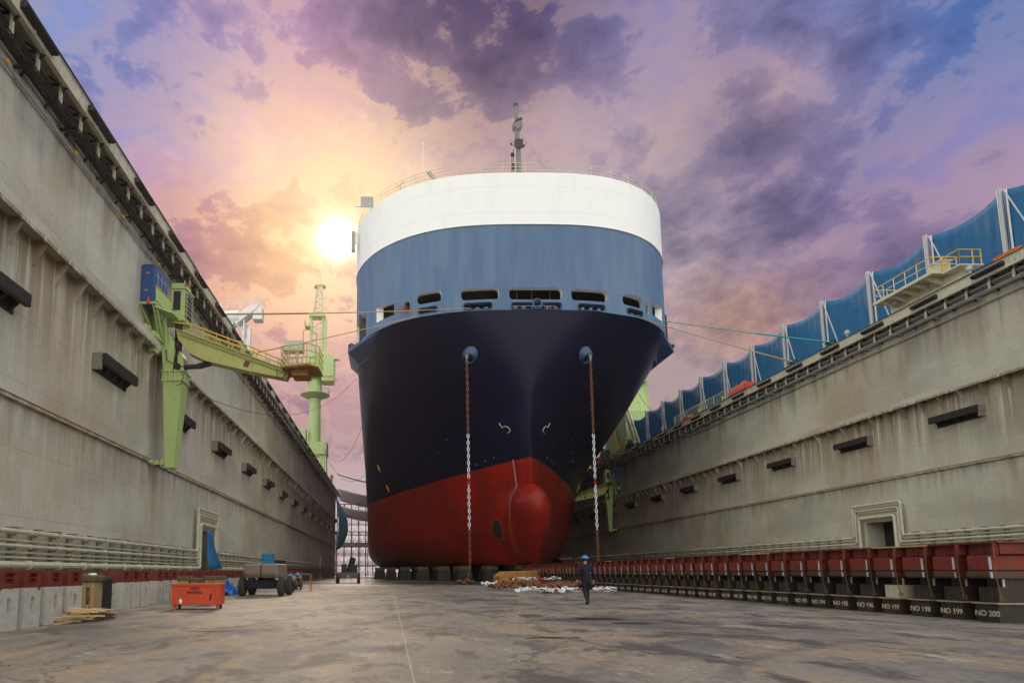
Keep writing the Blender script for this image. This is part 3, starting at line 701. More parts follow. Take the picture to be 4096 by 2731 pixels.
# small gear on the roof edge
def small(name,fn,mt):
    mb=MB(); fn(mb); return sp(mb,name,mt,smooth=35)
small('boat_cradle',lambda b:(b.beam((CX-5.8,61.6,44.3),(CX-2.9,61.6,44.3),.1,.1),b.beam((CX-5.8,61.6,44.3),(CX-4.9,61.6,43.5),.09,.09),b.beam((CX-2.9,61.6,44.3),(CX-3.8,61.6,43.5),.09,.09),b.tube([(CX-4.4,61.6,43.4),(CX-4.4,61.6,44.5)],[.3,.12],8)),M_dark)
small('deck_crane',lambda b:(b.tube([(CX-9.4,62.6,43.4),(CX-9.6,62.6,44.3)],.28,10),b.beam((CX-9.0,62.6,43.9),(CX-10.4,62.4,45.5),.3,.35),b.tube([(CX-8.9,62.6,43.4),(CX-8.7,62.6,44.1)],.07,6)),M_grey)
small('deck_crane',lambda b:(b.tube([(CX+1.8,62,43.4),(CX+1.8,62,44.0)],.3,10),b.beam((CX+2.2,62,43.8),(CX+1.0,62,45.2),.18,.2),b.tube([(CX+.8,61.5,43.5),(CX+3.0,61.5,43.6)],.05,6)),M_grey)
small('antenna',lambda b:(b.tube([(CX-10.9,63,43.4),(CX-10.9,63,49.6)],.03,6),b.tube([(CX-10.9,63,43.4),(CX-10.9,63,44.4)],.07,6)),M_white)
small('antenna',lambda b:(b.tube([(CX-12.6,63,43.4),(CX-12.6,63,47.8)],.03,6),b.tube([(CX-12.6,63,43.4),(CX-12.6,63,44.6)],.06,6),b.tube([(CX-12.9,63,44.6),(CX-12.3,63,44.6)],.04,6)),M_white)
small('antenna',lambda b:(b.tube([(CX-13.5,63.4,43.4),(CX-13.5,63.4,44.7)],.06,6),b.beam((CX-13.8,63.4,44.4),(CX-13.1,63.4,45.0),.07,.07)),M_grey)
small('light_board',lambda b:(b.box(CX-18.3,CX-16.7,70,70.1,46.2,47.6),b.tube([(CX-17.0,70.05,43.4),(CX-17.0,70.05,46.2)],.05,6),b.tube([(CX-18.9,70,46.25),(CX-18.3,70,46.25)],.05,6)),M_grey)
small('wing_lamp',lambda b:(b.box(CX-BW-.55,CX-BW-.1,69.2,69.5,40.0,42.6),b.box(CX-BW-.5,CX-BW-.1,69.1,69.4,40.0,40.7),b.tube([(CX-BW,69.4,42.5),(CX-BW,69.4,40.9)],.06,6)),M_grey)
small('wing_bracket',lambda b:b.prism([(CX+BW-1.5,46.3),(CX+BW+.6,46.3),(CX+BW-.5,44.3)],73,73.4),M_grey)
small('flood_lamp',lambda b:(b.beam((CX+BW,73,44.5),(CX+BW+1.0,73,44.7),.06,.06),b.ball((CX+BW+1.1,73,44.8),.22,8,6)),M_dark)
# fairlead rollers and ring chock
b=MB(); b.tube([(0,0,0),(0,0,.22),(0,0,.24),(0,0,.30),(0,0,.31)],[.20,.15,.26,.26,.12],12); rm=b.mesh('fairlead_roller',M_grey,smooth=35)
def ysurf(bb,z=28.6): # hull front at breadth bb
    lo,hi=59.6,73
    for _ in range(40):
        mid=(lo+hi)/2
        if hb0(mid,z)<abs(bb): lo=mid
        else: hi=mid
    return hi
for bb in(-11.2,-10.2,-6.4,-5.5,-4.6,-1.6,-.7,1.75,2.65,5.5,6.4,7.3,11.1,12.0):
    inst_mesh('fairlead_roller',rm,ship,(bb,ysurf(bb)+.45-62,28.42-1.95-(.09 if abs(bb)>10 else .08)))
m=MB(); m.tube([(CX+.62+.46*math.cos(a),59.55,28.78+.5*math.sin(a)) for a in[2*PI*k/20 for k in range(20)]],.13,10,closed=True)
sp(m,'ring_chock',M_podp,smooth=50)
m=MB()
for x in(-1.0,.6,2.6): m.box(CX+x,CX+x+.05,61.8,61.85,28.2,31.3)
for z in(29.6,30.1): m.box(CX-1.9,CX+3.1,61.8,61.84,z,z+.05)
sp(m,'inner_railing',M_white)
# rims round the fairleads
for b_,w,z,h,r in WIN[5:10]:
    pts=[(CX+x,ysurf(x)-.02 if abs(x)>.3 else 59.6,zz) for x,zz in[(px-CX,pz) for px,pz in rrect(CX+b_,z,w+.12,h+.12,r)]]
    m=MB(); m.tube(pts,.06,6,closed=True); sp(m,'fairlead_rim',M_podp,smooth=50)
# sponsons at the shoulders
for sx in(-1,1):
    def P(b,Y,z): return (CX+sx*b,Y,z)
    Ya,Yb=(61.2,69.2)
    vs=[P(hb0(65.0,28.15)-.05,65.0,28.1),P(19.75,70.2,28.15),P(19.75,76,28.15),P(18.5,76,28.15),
        P(hb0(65.6,27.5)-.1,65.6,27.6),P(19.75,70.2,27.6),P(19.75,76,27.6),
        P(hb0(67.0,26.6)-.15,67.0,26.6),P(18.5,72.0,26.7),P(18.75,76,26.7)]
    m=MB(); m.add(vs,[(0,1,2,3),(0,1,5,4),(1,2,6,5),(4,5,8,7),(5,6,9,8),(0,4,7),(3,2,6,9),(0,3,9,8,7)])
    s_=sp(m,'sponson',M_podp)
    m=MB(); rail(m,[P(18.9,71.2,28.2),P(19.6,71.2,28.2),P(19.6,75.8,28.2)],1.1,1.5,.03); m.tube([P(19.3,70.3,28.2),P(19.3,70.3,28.75)],.16,8,1); m.tube([P(18.9,70.0,28.35),P(19.7,70.0,28.35)],.2,10,1)
    sp(m,'sponson_rail',[M_cream,M_dark])
# hull-surface helper
def hp(Y,z,sx,off=.03):
    e=.05; b=hb(Y,z)
    dY=(hb(Y+e,z)-hb(Y-e,z))/(2*e); dz=(hb(Y,z+e)-hb(Y,z-e))/(2*e)
    nx,ny,nz=1,-dY,-dz; l=math.sqrt(nx*nx+ny*ny+nz*nz)
    return Vector((CX+sx*(b+nx/l*off),Y+ny/l*off,z+nz/l*off))
# hawse pipe pods
for sx,bb in((-1,6.15),(1,6.15)):
    z=23.95; Y=60.2
    lo,hi=60,70
    for _ in range(40):
        mid=(lo+hi)/2
        if hb(mid,z)<bb: lo=mid
        else: hi=mid
    Y=hi; c=Vector((CX+sx*bb,Y,z))
    m=MB()
    # a bell that leans down and out, open at its lower outer side
    ax=Vector((sx*.42,-.46,-.78)).normalized()
    a=ax.cross(Vector((0,0,1))).normalized(); u=a.cross(ax).normalized()
    prof=[(-1.2,1.30),(-.65,1.08),(-.15,.90),(.22,.78),(.38,.66),(.38,.54),(.15,.44),(-.5,.40)]
    vs=[];fs=[];n=22
    for t_,r_ in prof:
        for k in range(n):
            th=2*PI*k/n; vs.append(c+ax*t_+(a*math.cos(th)*r_+u*math.sin(th)*r_*1.0))
    for i in range(len(prof)-1):
        for k in range(n): fs.append((i*n+k,i*n+(k+1)%n,(i+1)*n+(k+1)%n,(i+1)*n+k))
    m.add(vs,fs); sp(m,'hawse_pipe',M_podp,smooth=60)
# paint marks: draught dots, bulb symbol, scuffs, yellow anodes, thruster tunnel
for sx in(-1,):
    z=3.0
    while z<13.3:
        m=MB()
        Y=63.75
        p=hp(Y,z,sx,.07); q=hp(Y,z+.13,sx,.07); w_=(hp(Y+.16,z,sx,.07)-p)
        m.add([p-w_*.5,p+w_*.5,q+w_*.5,q-w_*.5],[(0,1,2,3)]); z+=.24
        sp(m,'draught_mark',M_ltwhite)
for sx in(-1,1):
    m=MB(); Yc,zc=62.9,16.6
    path=[(.9,1.25),(.6,.35),(.15,.45),(-.35,.1),(-.6,-.45),(-.55,-.8),(.1,-.95)] if True else []
    path=[(-.0-1.0,1.35),(-.75,.25),(-.35,.45),(.05,.40),(.45,.05),(.62,-.45),(.58,-.8),(-.15,-1.0)]
    pts=[hp(Yc+.55-a*.55,zc+b*.52,sx,.03) for a,b in path]; m.tube(pts,.045,5)
    sp(m,'bulb_symbol',M_ltwhite)
    for (Y,z) in((66.3,13.9),(67.8,13.8),(69.4,13.7),(72,17.2),(75,16.2),(77,15.5)):
        m=MB(); p=hp(Y,z,sx,.03); m.ball(p,(.09,.15,.07),6,4)
        sp(m,'paint_scuff',mat('bare_primer',(.28,.26,.27),.7))
    for (Y,z) in((92,17.2),(93,14.2)):
        m=MB(); m.tube([hp(Y,z+.55,sx,.04),hp(Y+.2,z,sx,.06),hp(Y+.5,z-.55,sx,.04)],[.05,.17,.05],6)
        sp(m,'yellow_hull_mark',M_yel)
    m=MB(); Yt,zt=67.6,6.0; vs=[];n=24
    for k in range(n):
        a=2*PI*k/n; vs.append(hp(Yt+1.15*math.cos(a),zt+1.25*math.sin(a),sx,.03))
    vi=[hp(Yt+1.02*math.cos(2*PI*k/n),zt+1.1*math.sin(2*PI*k/n),sx,.06) for k in range(n)]
    m.add(vs+vi,[(k,(k+1)%n,n+(k+1)%n,n+k) for k in range(n)],0); m.add(vi,[tuple(range(n))],1)
    sp(m,'thruster_tunnel',[mat('tunnel_rim_red',(.30,.03,.02),.4),mat('tunnel_dark',(.02,.004,.003),.7)])
    # bilge keel fin
    m=MB(); b0=hb(100,4.6)
    m.add([(CX+sx*(b0-1.2),97,3.2),(CX+sx*(b0-1.2),118,3.2),(CX+sx*(b0+.2),118,2.3),(CX+sx*(b0+.1),99.5,2.3),(CX+sx*(b0-1.2),97,3.3),(CX+sx*(b0-1.2),118,3.3),(CX+sx*(b0+.2),118,2.4),(CX+sx*(b0+.1),99.5,2.4)],
      [(0,1,2,3),(7,6,5,4),(0,3,7,4),(3,2,6,7),(2,1,5,6)])
    sp(m,'bilge_keel',M_dark)
# ================================================================== CHAINS
def link_mesh(name,mt,L=.46,Wd=.29,r=.038,stud=True):
    m=MB(); pts=[];h=(L-Wd)/2; rr=Wd/2-r
    for k in range(7): a=PI*k/6; pts.append((rr*math.cos(a),0,h+rr*math.sin(a)))
    for k in range(7): a=PI+PI*k/6; pts.append((rr*math.cos(a),0,-h+rr*math.sin(a)))
    m.tube(pts,r,8,closed=True)
    if stud: m.tube([(-rr,0,0),(rr,0,0)],r*.7,6)
    return m.mesh(name,mt,smooth=60)
LR=link_mesh('link_rusty',M_rustc); LW=link_mesh('link_white',M_wchain); LRed=link_mesh('link_red',M_rchain)
LG=link_mesh('link_grey',M_grey)
for sx,x,label in((-1,CX-6.8,'hanging anchor chain on the left of the bow, rusty with a white painted length'),(1,CX+5.85,'hanging anchor chain on the right of the bow, rusty with a white painted length')):
    y=59.35
    ch=thing('anchor_chain',label,'anchor chain',(x,y,0),0,'anchor chains hanging from the bow')
    p=.345; k=0; z=23.1
    while z>(.15 if sx<0 else .2):
        me=LW if 5.2<z<14.9 else LR
        if z>22.6: me=LG
        if abs(z-10.2)<.3: me=LRed
        xo=0 if z>2 or sx>0 else -.12*(2-z)**1.5
        inst_mesh('link',me,ch,(xo+random.uniform(-.01,.01),0,z),(0,0 if (xo==0) else .15*(2-z),(PI/2 if k%2 else 0)+random.uniform(-.15,.15)))
        z-=p;k+=1
def chain_path(label,pts,mts,sc=1.0,group='anchor chains lying on the dock floor'):
    P=[Vector(p) for p in pts]
    seg=[(b-a).length for a,b in zip(P,P[1:])]; tot=sum(seg); pitch=.345*sc
    ch=thing('ground_chain',label,'anchor chain',(P[0].x,P[0].y,0),0,group)
    n=int(tot/pitch); n=min(n,98)
    for k in range(n):
        d=k*pitch; i=0
        while i<len(seg)-1 and d>seg[i]: d-=seg[i]; i+=1
        q=P[i]+(P[i+1]-P[i])*(d/seg[i]); di=(P[i+1]-P[i]).normalized()
        me=mts(k/n)
        e=di.to_track_quat('Z','Y').to_matrix().to_4x4()@Matrix.Rotation((PI/2 if k%2 else 0)+.5+random.uniform(-.25,.25),4,'Z')
        o=inst_mesh('link',me,ch); o.matrix_local=Matrix.Translation(q-Vector((P[0].x,P[0].y,0)))@e; o.scale=(sc,sc,sc)
def zig(x0,x1,y0,y1,n,amp,z=.12,zj=.12):
    return [(x0+(x1-x0)*i/n,y0+(y1-y0)*i/n+(amp if i%2 else -amp)+random.uniform(-.2,.2),z+random.uniform(0,zj)) for i in range(n+1)]
random.seed(3)
chain_path('white painted chain heap by the foot of the left hanging chain',zig(7.4,8.9,48.4,49.4,9,.45,.13,.3),lambda f:LRed if (.06<f<.1) else LW)
chain_path('long white anchor chain with red links lying nearest the walking man',zig(6.95,10.9,32.9,34.0,15,.20,.13,.16),lambda f:LRed if (.50<f<.53 or f>.95) else LW)
chain_path('short white chain end with a red link, right of the walking man',zig(11.7,13.2,34.6,35.2,7,.2,.13,.14),lambda f:LRed if f>.93 else LW)
chain_path('white chain loops lying on top of the rusty heap',zig(9.2,14.2,46.2,49.0,10,.3,.55,.25),lambda f:LRed if (.6<f<.65) else (LW if int(f*20)%3 else LR))
for j,(a,lab) in enumerate(((zig(6.9,14,42,48,20,.6,.12,.28),'rusty anchor chain spread in a long low heap, front run'),(zig(8.0,15.5,45,50,20,.7,.14,.3),'rusty anchor chain spread in a long low heap, rear run'),(zig(8.8,11.8,35.2,39.5,20,.8,.14,.35),'rusty chain heap just behind the long white chain'),(zig(6.4,8.2,56,58.5,14,.5,.13,.3),'rusty chain coiled on the floor under the left hanging chain'),(zig(10.5,14.5,37.5,43,20,.8,.15,.45),'rusty chain heap between the white chain and the block row'))):
    chain_path(lab,a,lambda f:LR,1.15)
# ochre rusty steel beam lying behind the chains
m=MB(); L=4.9
m.prism([(-L/2,0),(L/2,0),(L/2,1.05),(L/2-.5,1.3),(-L/2+.7,1.25),(-L/2,.8)],-.8,.8)
m.box(-.2,.5,-.95,-.8,.25,.7); m.box(-.55,-.35,-.9,-.8,0,1.1); m.box(1.6,1.75,-.88,-.8,0,1.2); m.tube([(-2.9,-.82,.55),(-2.9,-.82,.95)],.12,8)
o=m.build('steel_beam',M_rusty,loc=(12.7,58.5,0),bevel=.08); o.rotation_euler=(0,0,R(12))
tag(o,'ochre rusty steel beam lying behind the chain heap','steel beam')
# ================================================================== NUMBERED SIDE BLOCKS (right)
def text_mesh(name,txt,size,mt,ext=.004,bold=.0):
    cu=bpy.data.curves.new(name,'FONT'); cu.body=txt; cu.size=size; cu.extrude=ext; cu.align_x='CENTER'; cu.align_y='CENTER'; cu.offset=bold
    o=bpy.data.objects.new(name,cu); COL.objects.link(o); bpy.context.view_layer.update()
    me=bpy.data.meshes.new_from_object(o.evaluated_get(bpy.context.evaluated_depsgraph_get())); bpy.data.objects.remove(o)
    me.materials.clear(); me.materials.append(mt); return me
def mat_split(name,zs,a,b):
    mm=bpy.data.materials.new(name); mm.use_nodes=True; t=NT(mm.node_tree)
    bs=t.n('ShaderNodeBsdfPrincipled'); t.put(t.n('ShaderNodeOutputMaterial').inputs[0],bs.outputs[0])
    P=t.n('ShaderNodeNewGeometry').outputs['Position']; x,y,z=t.sep(P)
    nz=t.noise(t.v('MULTIPLY',P,(1,1.0,.6)),2.1,5,.65); fn=t.noise(P,7,6,.7)
    zz=t.m('ADD',z,t.m('MULTIPLY',t.m('SUBTRACT',nz,.5),1.1))
    c=t.mix(t.ramp(zz,zs-.02,zs+.02),b,a)
    c=t.mix(t.ramp(t.noise(P,1.3,6,.7),.60,.70,0,.6),c,(.10,.085,.06))
    c=t.v('SCALE',c,sc=t.m('MULTIPLY_ADD',fn,.9,.55))
    t.put(bs.inputs['Base Color'],c); t.put(bs.inputs['Roughness'],t.m('MULTIPLY_ADD',fn,.4,.3))
    return mm
M_bup=mat_split('block_upper_paint',1.26,(.20,.030,.018),(.095,.048,.034))
M_concs=mat_split('block_concrete_red_top',.94,(.20,.030,.019),(.50,.475,.42))
M_bdark=mat('block_dark_steel',(.040,.029,.023),.55,var=.35,scale=4,dirt=(.11,.08,.05),dirt_amt=.5)
M_edge=mat('worn_edge_steel',(.35,.30,.20),.5,var=.4,scale=9)
M_pale=mat('pale_corner_highlight',(.60,.58,.62),.35,var=.25,scale=6)  # pale colour imitating a highlight on the block corners
def side_block():
    r=thing('side_block','x','dock block',(0,0,0),0,'numbered dock blocks in a row along the right side')
    ch=[]
    def a(mb,n,mt,**k): mb.build(n,mt,r,**k)
    m=MB(); m.box(0,2.2,0,.575,0,.43); a(m,'base_box',M_bdark)
    m=MB(); m.box(-.05,2.2,-.05,.63,.43,.465); a(m,'base_flange',M_edge)
    m=MB(); m.box(.06,2.2,.03,.52,.465,.83); m.box(.04,.075,.30,.33,.47,.83); a(m,'lower_box',M_bdark,bevel=.012)
    m=MB(); m.box(.22,2.2,.06,.46,.83,1.04); a(m,'slide_plate',M_bdark)
    m=MB(); m.prism([(-.12,1.09),(-.07,1.04),(.9,1.04),(.9,1.22),(-.12,1.22)],-.02,.56); a(m,'wedge_box',M_bup,bevel=.012)
    m=MB(); m.box(-.13,1.0,-.02,.57,1.235,1.60); a(m,'upper_box',M_bup,bevel=.02)
    m=MB(); m.box(.9,2.1,.0,.54,1.05,1.60); a(m,'rear_box',M_bup)
    m=MB(); m.box(-.135,-.10,-.045,-.01,1.26,1.56); m.box(-.125,-.09,-.04,-.008,1.06,1.20); m.box(.215,.25,.045,.075,.84,1.03); a(m,'corner_strip',M_pale)  # strips that paint the bright highlight along the block corners
    m=MB(); m.box(.05,2.1,-.13,.66,1.62,1.88); m.box(.0,.05,-.10,-.02,1.60,1.88); m.box(.02,.06,.25,.33,1.62,1.88); m.beam((-.10,-.14,1.88),(-.13,-.14,1.50),.06,.06); a(m,'cap_beam',M_redp,bevel=.01)
    m=MB(); m.box(-.06,2.1,-.195,.745,1.885,1.925); a(m,'top_plank',M_redp)
    m=MB(); m.tube([(-.13,-.14,1.49),(-.12,-.15,1.05),(-.06,-.16,.62)],.012,6)
    m.tube([(-.05+.05*math.cos(q),-.17,.57+.05*math.sin(q)) for q in[2*PI*k/10 for k in range(10)]],.013,5,closed=True)
    a(m,'pull_rod',[mat('rod_rust',(.16,.085,.035),.8)],smooth=30)
    return r
sb=side_block(); sbt=tree_of(sb)
light_caps=[2,3,9,10,17,26,33]
for k in range(82):
    n=200-k
    o=sb if k==0 else copy_tree(sbt)
    o.location=(14.5+random.uniform(-.035,.035),14.42+k*.953+random.uniform(-.02,.02),0); o.rotation_euler=(0,0,random.uniform(-.03,.03))
    for c in o.children:
        if c.name.startswith(('upper_box','wedge_box')): c.location=(random.uniform(-.04,.04),random.uniform(-.02,.02),0)
        if c.name.startswith('corner_strip'): c.scale=(1,1,1)  # corner strips stand in for the highlight on the block corners
    o['label']='dark dock block marked NO %d in the right-hand row'%n
    tm=text_mesh('number_text','NO %d'%n,.185,M_ltwhite,.003,.004)
    t_=inst_mesh('number_text',tm,o,(-.006,.29,.20),(R(90),0,R(-90)))
    if k in light_caps:
        for c in o.children:
            if c.name.startswith('top_plank'): c.data=c.data.copy(); c.data.materials[0]=M_wood
    if k==3:
        for c in o.children:
            if c.name.startswith('lower_box'): c.data=c.data.copy(); c.data.materials[0]=M_cream; c['label']='lower box splashed with cream paint'
# ================================================================== CONCRETE BLOCKS (left)
def conc_block(red=True):
    r=thing('concrete_block','x','dock block',(0,0,0),0,'concrete dock blocks along the left wall')
    w,l,h0,h=.66,.61,.86,1.25
    m=MB()
    # body with a slot through the inner face
    m.box(-w,-.12,0,l,0,h0)
    m.box(-.12,0,0,.24,0,h0); m.box(-.12,0,.37,l,0,h0); m.box(-.12,0,.24,.37,0,.36); m.box(-.12,0,.24,.37,.66,h0)
    m.build('concrete_body',M_concs,r)
    m=MB(); m.box(-w+.01,-.10,.01,l-.01,h0,h)
    m.box(-.10,-.005,.01,.16,h0,h); m.box(-.10,-.005,.46,l-.01,h0,h); m.box(-.10,-.005,.16,.46,h0,.96); m.box(-.10,-.005,.16,.46,1.17,h)
    m.box(-.10,-.03,.16,.46,1.05,1.08)
    m.build('red_cap',M_redp,r,bevel=.008)
    return r
cb=conc_block(); cbt=tree_of(cb); k=0
lab_l=[]
ys=[(-7.78,9.55+.86*i) for i in range(7)]+[(-8.66,19.7),(-8.66,20.5),(-8.66,21.25),(-8.85,23.1)]+[(-9.0,24.2+.88*i) for i in range(44)]
for i,(x,y) in enumerate(ys):
    o=cb if i==0 else copy_tree(cbt)
    o.location=(x+random.uniform(-.02,.02),y,0); o.rotation_euler=(0,0,random.uniform(-.02,.02))
    if i<7: lab='pale concrete block with red top in the nearest left group, %s from the timber scraps'%(['seventh','sixth','fifth','fourth','third','second','first'][i])
    elif i<10: lab='pale concrete block with red top, %s of the three beyond the dark stack'%(['nearest','middle','farthest'][i-7])
    elif i==10: lab='weathered concrete block with red top partly behind the orange-red bin'
    else: lab='red-topped concrete block in the long far row by the left wall'
    o['label']=lab
    if i>10: o['group']='far red-topped blocks along the left wall'
# stained block beside the timber scraps
m=MB(); w=.56
m.box(0,w,.12,.62,0,.92); m.box(0,.12,0,.12,0,.92); m.box(.22,.34,0,.12,0,.92); m.box(.44,w,0,.12,0,.92)
m.box(.12,.22,0,.12,0,.28); m.box(.34,.44,0,.12,0,.28); m.box(.12,.22,0,.12,.74,.92); m.box(.34,.44,0,.12,.74,.92)
sbk=thing('stained_block','old yellow stained concrete block with two slots and a rotten timber top','dock block',(-8.93,17.15,0),R(3))
m.build('stone_body',M_yconc,sbk,bevel=.03)
m=MB(); m.box(-.05,.62,-.05,.65,.922,1.08); m.ball((.25,.3,1.09),(.28,.3,.05),9,4); m.build('timber_top',mat('rotten_timber',(.12,.085,.045),.9,var=.4,scale=6,bump=.6),sbk,bevel=.03)
m=MB(); m.ball((.42,.2,1.12),(.13,.12,.05),10,6); m.build('white_bag',M_white,sbk,smooth=60)
m=MB(); m.box(0,.27,0,.8,0,1.0); m.box(.03,.24,.05,.75,1.002,1.05); m.box(-.02,.29,-.02,.82,.5,.55)
o=m.build('dark_block_stack',M_dark,loc=(-9.08,18.5,0),bevel=.02); tag(o,'black steel block standing behind the yellow stained block','dock block')
# stained low stacks behind the bin
for i,(x,y,w,h,s) in enumerate(((-7.95,22.8,.40,1.03,'left'),(-7.5,22.9,.48,.97,'middle'),(-6.95,22.8,.62,1.05,'right'))):
    st=thing('timber_topped_block','stained block with dark timber top behind the orange-red bin, %s of three'%s,'dock block',(x,y,0),R(random.uniform(-4,4)),'stained blocks behind the bin')
    m=MB(); m.box(0,w,0,.6,0,h-.14); m.box(w*.3,w*.6,-.02,0,.2,h-.4); m.build('stone_body',M_yconc,st,bevel=.02)
    m=MB(); m.box(-.04,w+.03,-.05,.63,h-.138,h); m.build('timber_top',MATS['rotten_timber'],st,bevel=.02)
# timber scraps
random.seed(11)
wp=MB()
for i in range(22):
    L=random.uniform(.35,.95); a=random.uniform(-.55,.9)+(PI if random.random()<.3 else 0)
    x=-7.75+random.uniform(-.30,.35)+.25; y=14.6+random.uniform(-.45,.75)
    m=MB(); m.box(-L/2,L/2,-.035,.035,-.012,.012)
    o=m.build('scrap_plank',M_wood,bevel=.004); o.location=(x,y,.03+.012*i+random.uniform(0,.03)); o.rotation_euler=(random.uniform(-.3,.3),random.uniform(-.14,.14),a)
    tag(o,'splintered pale plank in the scrap pile at the foot of the concrete blocks','plank','splintered planks in the timber scrap pile')
m=MB()
for i in range(160):
    a=random.uniform(0,2*PI); L=random.uniform(.1,.35); c=Vector((-7.25+random.uniform(-.28,.22),15.15+random.uniform(-.3,.45),random.uniform(.02,.16)))
    d=Vector((math.cos(a),math.sin(a),random.uniform(-.25,.4)))*L/2; m.tube([c-d,c+d],.008,4)
o=m.build('brush_scraps',MATS['rotten_timber']); tag(o,'brown brush and splinters at the right end of the plank pile','brushwood',kind='stuff')
# ================================================================== BIN
bn=thing('paint_bin','orange-red steel skip lettered PAINT MATERIAL in front of the concrete blocks','skip',(-6.16,19.4,0),R(8))
W_,H_,Dp=1.52,.81,.95
m=MB(); hb_=.16
m.box(-W_/2,W_/2,0,.04,hb_,H_); m.box(-W_/2,W_/2,Dp-.04,Dp,hb_,H_); m.box(-W_/2,-W_/2+.04,.04,Dp-.04,hb_,H_); m.box(W_/2-.04,W_/2,.04,Dp-.04,hb_,H_); m.box(-W_/2+.04,W_/2-.04,.04,Dp-.04,hb_,hb_+.04)
m.build('bin_body',M_ored,bn,bevel=.006)
m=MB(); m.box(-W_/2-.03,W_/2+.03,-.03,.0,H_-.05,H_+.01); m.box(-W_/2-.03,-W_/2,-.03,Dp+.03,H_-.05,H_+.01); m.box(W_/2,W_/2+.03,-.03,Dp+.03,H_-.05,H_+.01); m.box(-W_/2-.03,W_/2+.03,Dp,Dp+.03,H_-.05,H_+.01)
m.build('bin_rim',M_ored,bn,bevel=.005)
m=MB(); m.box(W_/2-.16,W_/2-.13,-.02,0,hb_,H_-.05); m.box(W_/2-.05,W_/2-.02,-.025,0,hb_,H_-.05); m.box(W_/2-.20,W_/2-.17,-.03,0,.58,.75); m.build('bin_rib',M_ored,bn)
for sx in(-1,1):
    for yy in(.05,Dp-.15):
        m=MB(); m.box(sx*(W_/2-.10)-.04,sx*(W_/2-.10)+.04,yy,yy+.10,0,hb_); m.build('bin_foot',M_ored if yy<.1 else M_dark,bn)
inst_mesh('lettering',text_mesh('lettering','PAINT',.105,M_ltblack,.003,.003),bn,(-.05,-.006,.665),(R(90),0,0))
inst_mesh('lettering',text_mesh('lettering','MATERIAL',.105,M_ltblack,.003,.003),bn,(-.05,-.006,.545),(R(90),0,0))
m=MB(); m.ball((0,0,0),(.05,.006,.07),10,6); m.ball((.02,0,-.04),(.025,.006,.06),8,5); o=m.build('paint_daub',M_white,bn,loc=(-W_/2+.28,-.002,.28)); 
m=MB(); m.add([(.40,-.006,.30),(.46,-.006,.30),(.49,-.006,.50),(.43,-.006,.50)],[(0,1,2,3)]); m.build('scorch_mark',M_ltblack,bn)
# ================================================================== BLUE TARP HEAP
random.seed(5)
m=MB(); vs=[];fs=[];nu,nv=34,20
from mathutils import noise as mnoise
for i in range(nu+1):
    for j in range(nv+1):
        u,v=i/nu*2-1,j/nv*2-1
        r2=u*u+v*v
        env=max(0,1-r2*.85)**.6
        hgt=.62*env*(.7+.5*mnoise.noise(Vector((u*2.2,v*2.2,1))))+.30*env*mnoise.noise(Vector((u*5,v*5,4)))+.12*mnoise.noise(Vector((u*11,v*11,9)))*env
        if u>-.1: hgt*=.7
        vs.append((u*.52,v*.8,max(.008,hgt*1.5+.02)))
for i in range(nu):
    for j in range(nv): fs.append((i*(nv+1)+j,(i+1)*(nv+1)+j,(i+1)*(nv+1)+j+1,i*(nv+1)+j+1))
m.add(vs,fs); o=m.build('tarp_heap',M_tarpb,smooth=50,loc=(-8.42,32.0,0)); o.modifiers.new('thickness','SOLIDIFY').thickness=.015
tag(o,'crumpled shiny blue tarpaulin heaped left of the boom lift','tarpaulin')
# ================================================================== BOOM LIFT
def wheel(parent,x,y,r,w,name='wheel'):
    o=thing(name,None,None,(x,y,r)); 
    o.parent=parent
    m=MB(); pr=[(w*.5,r*.55),(w*.5,r*.86),(w*.38,r),(-w*.38,r),(-w*.5,r*.86),(-w*.5,r*.55)]; n=24; vs=[];fs=[]
    for a,b in pr:
        for k in range(n): th=2*PI*k/n; vs.append((a,b*math.cos(th),b*math.sin(th)))
    for i in range(len(pr)-1):
        for k in range(n): fs.append((i*n+k,i*n+(k+1)%n,(i+1)*n+(k+1)%n,(i+1)*n+k))
    m.add(vs,fs)
    for k in range(18):
        th=2*PI*k/18
        for sx in(-1,1):
            c=Vector((sx*w*.2,math.cos(th+sx*.08)*r,math.sin(th+sx*.08)*r)); d=Vector((sx*w*.19,math.cos(th+sx*.2)*r*.0,0))
            m.beam(c-d,c+d,.05,.05)
    m.build('tyre',M_tyre,o,smooth=30)
    m=MB(); m.tube([(-w*.42,0,0),(w*.42,0,0)],r*.56,16); m.tube([(w*.42,0,0),(w*.5,0,0)],r*.2,10); m.build('rim',M_dark,o,smooth=30)
    return o
bl=thing('boom_lift','dusty grey boom lift with four big tyres and a blue platform on top','boom lift',(-6.32,31.2,0),R(-4)); bl.scale=(.88,.88,.97)
m=MB(); m.box(-.75,.75,-1.1,1.2,.38,.80); m.box(-.5,.5,-1.25,-1.1,.42,.72); m.tube([(-1.0,-.85,.48),(1.0,-.85,.48)],.10,8); m.tube([(-1.0,1.0,.48),(1.0,1.0,.48)],.10,8)
for x in(-.3,.15,.5): m.tube([(x,-1.14,.45),(x,-1.14,.82)],.07,8)
m.build('chassis',M_navy,bl,bevel=.03)
m=MB(); m.beam((.72,-1.0,.95),(.95,-1.0,.45),.06,.06); m.beam((-.72,-1.0,.95),(-.95,-1.0,.45),.06,.06); m.tube([(0,0,.8),(0,0,.95)],.5,20); m.build('turntable',M_dark,bl)
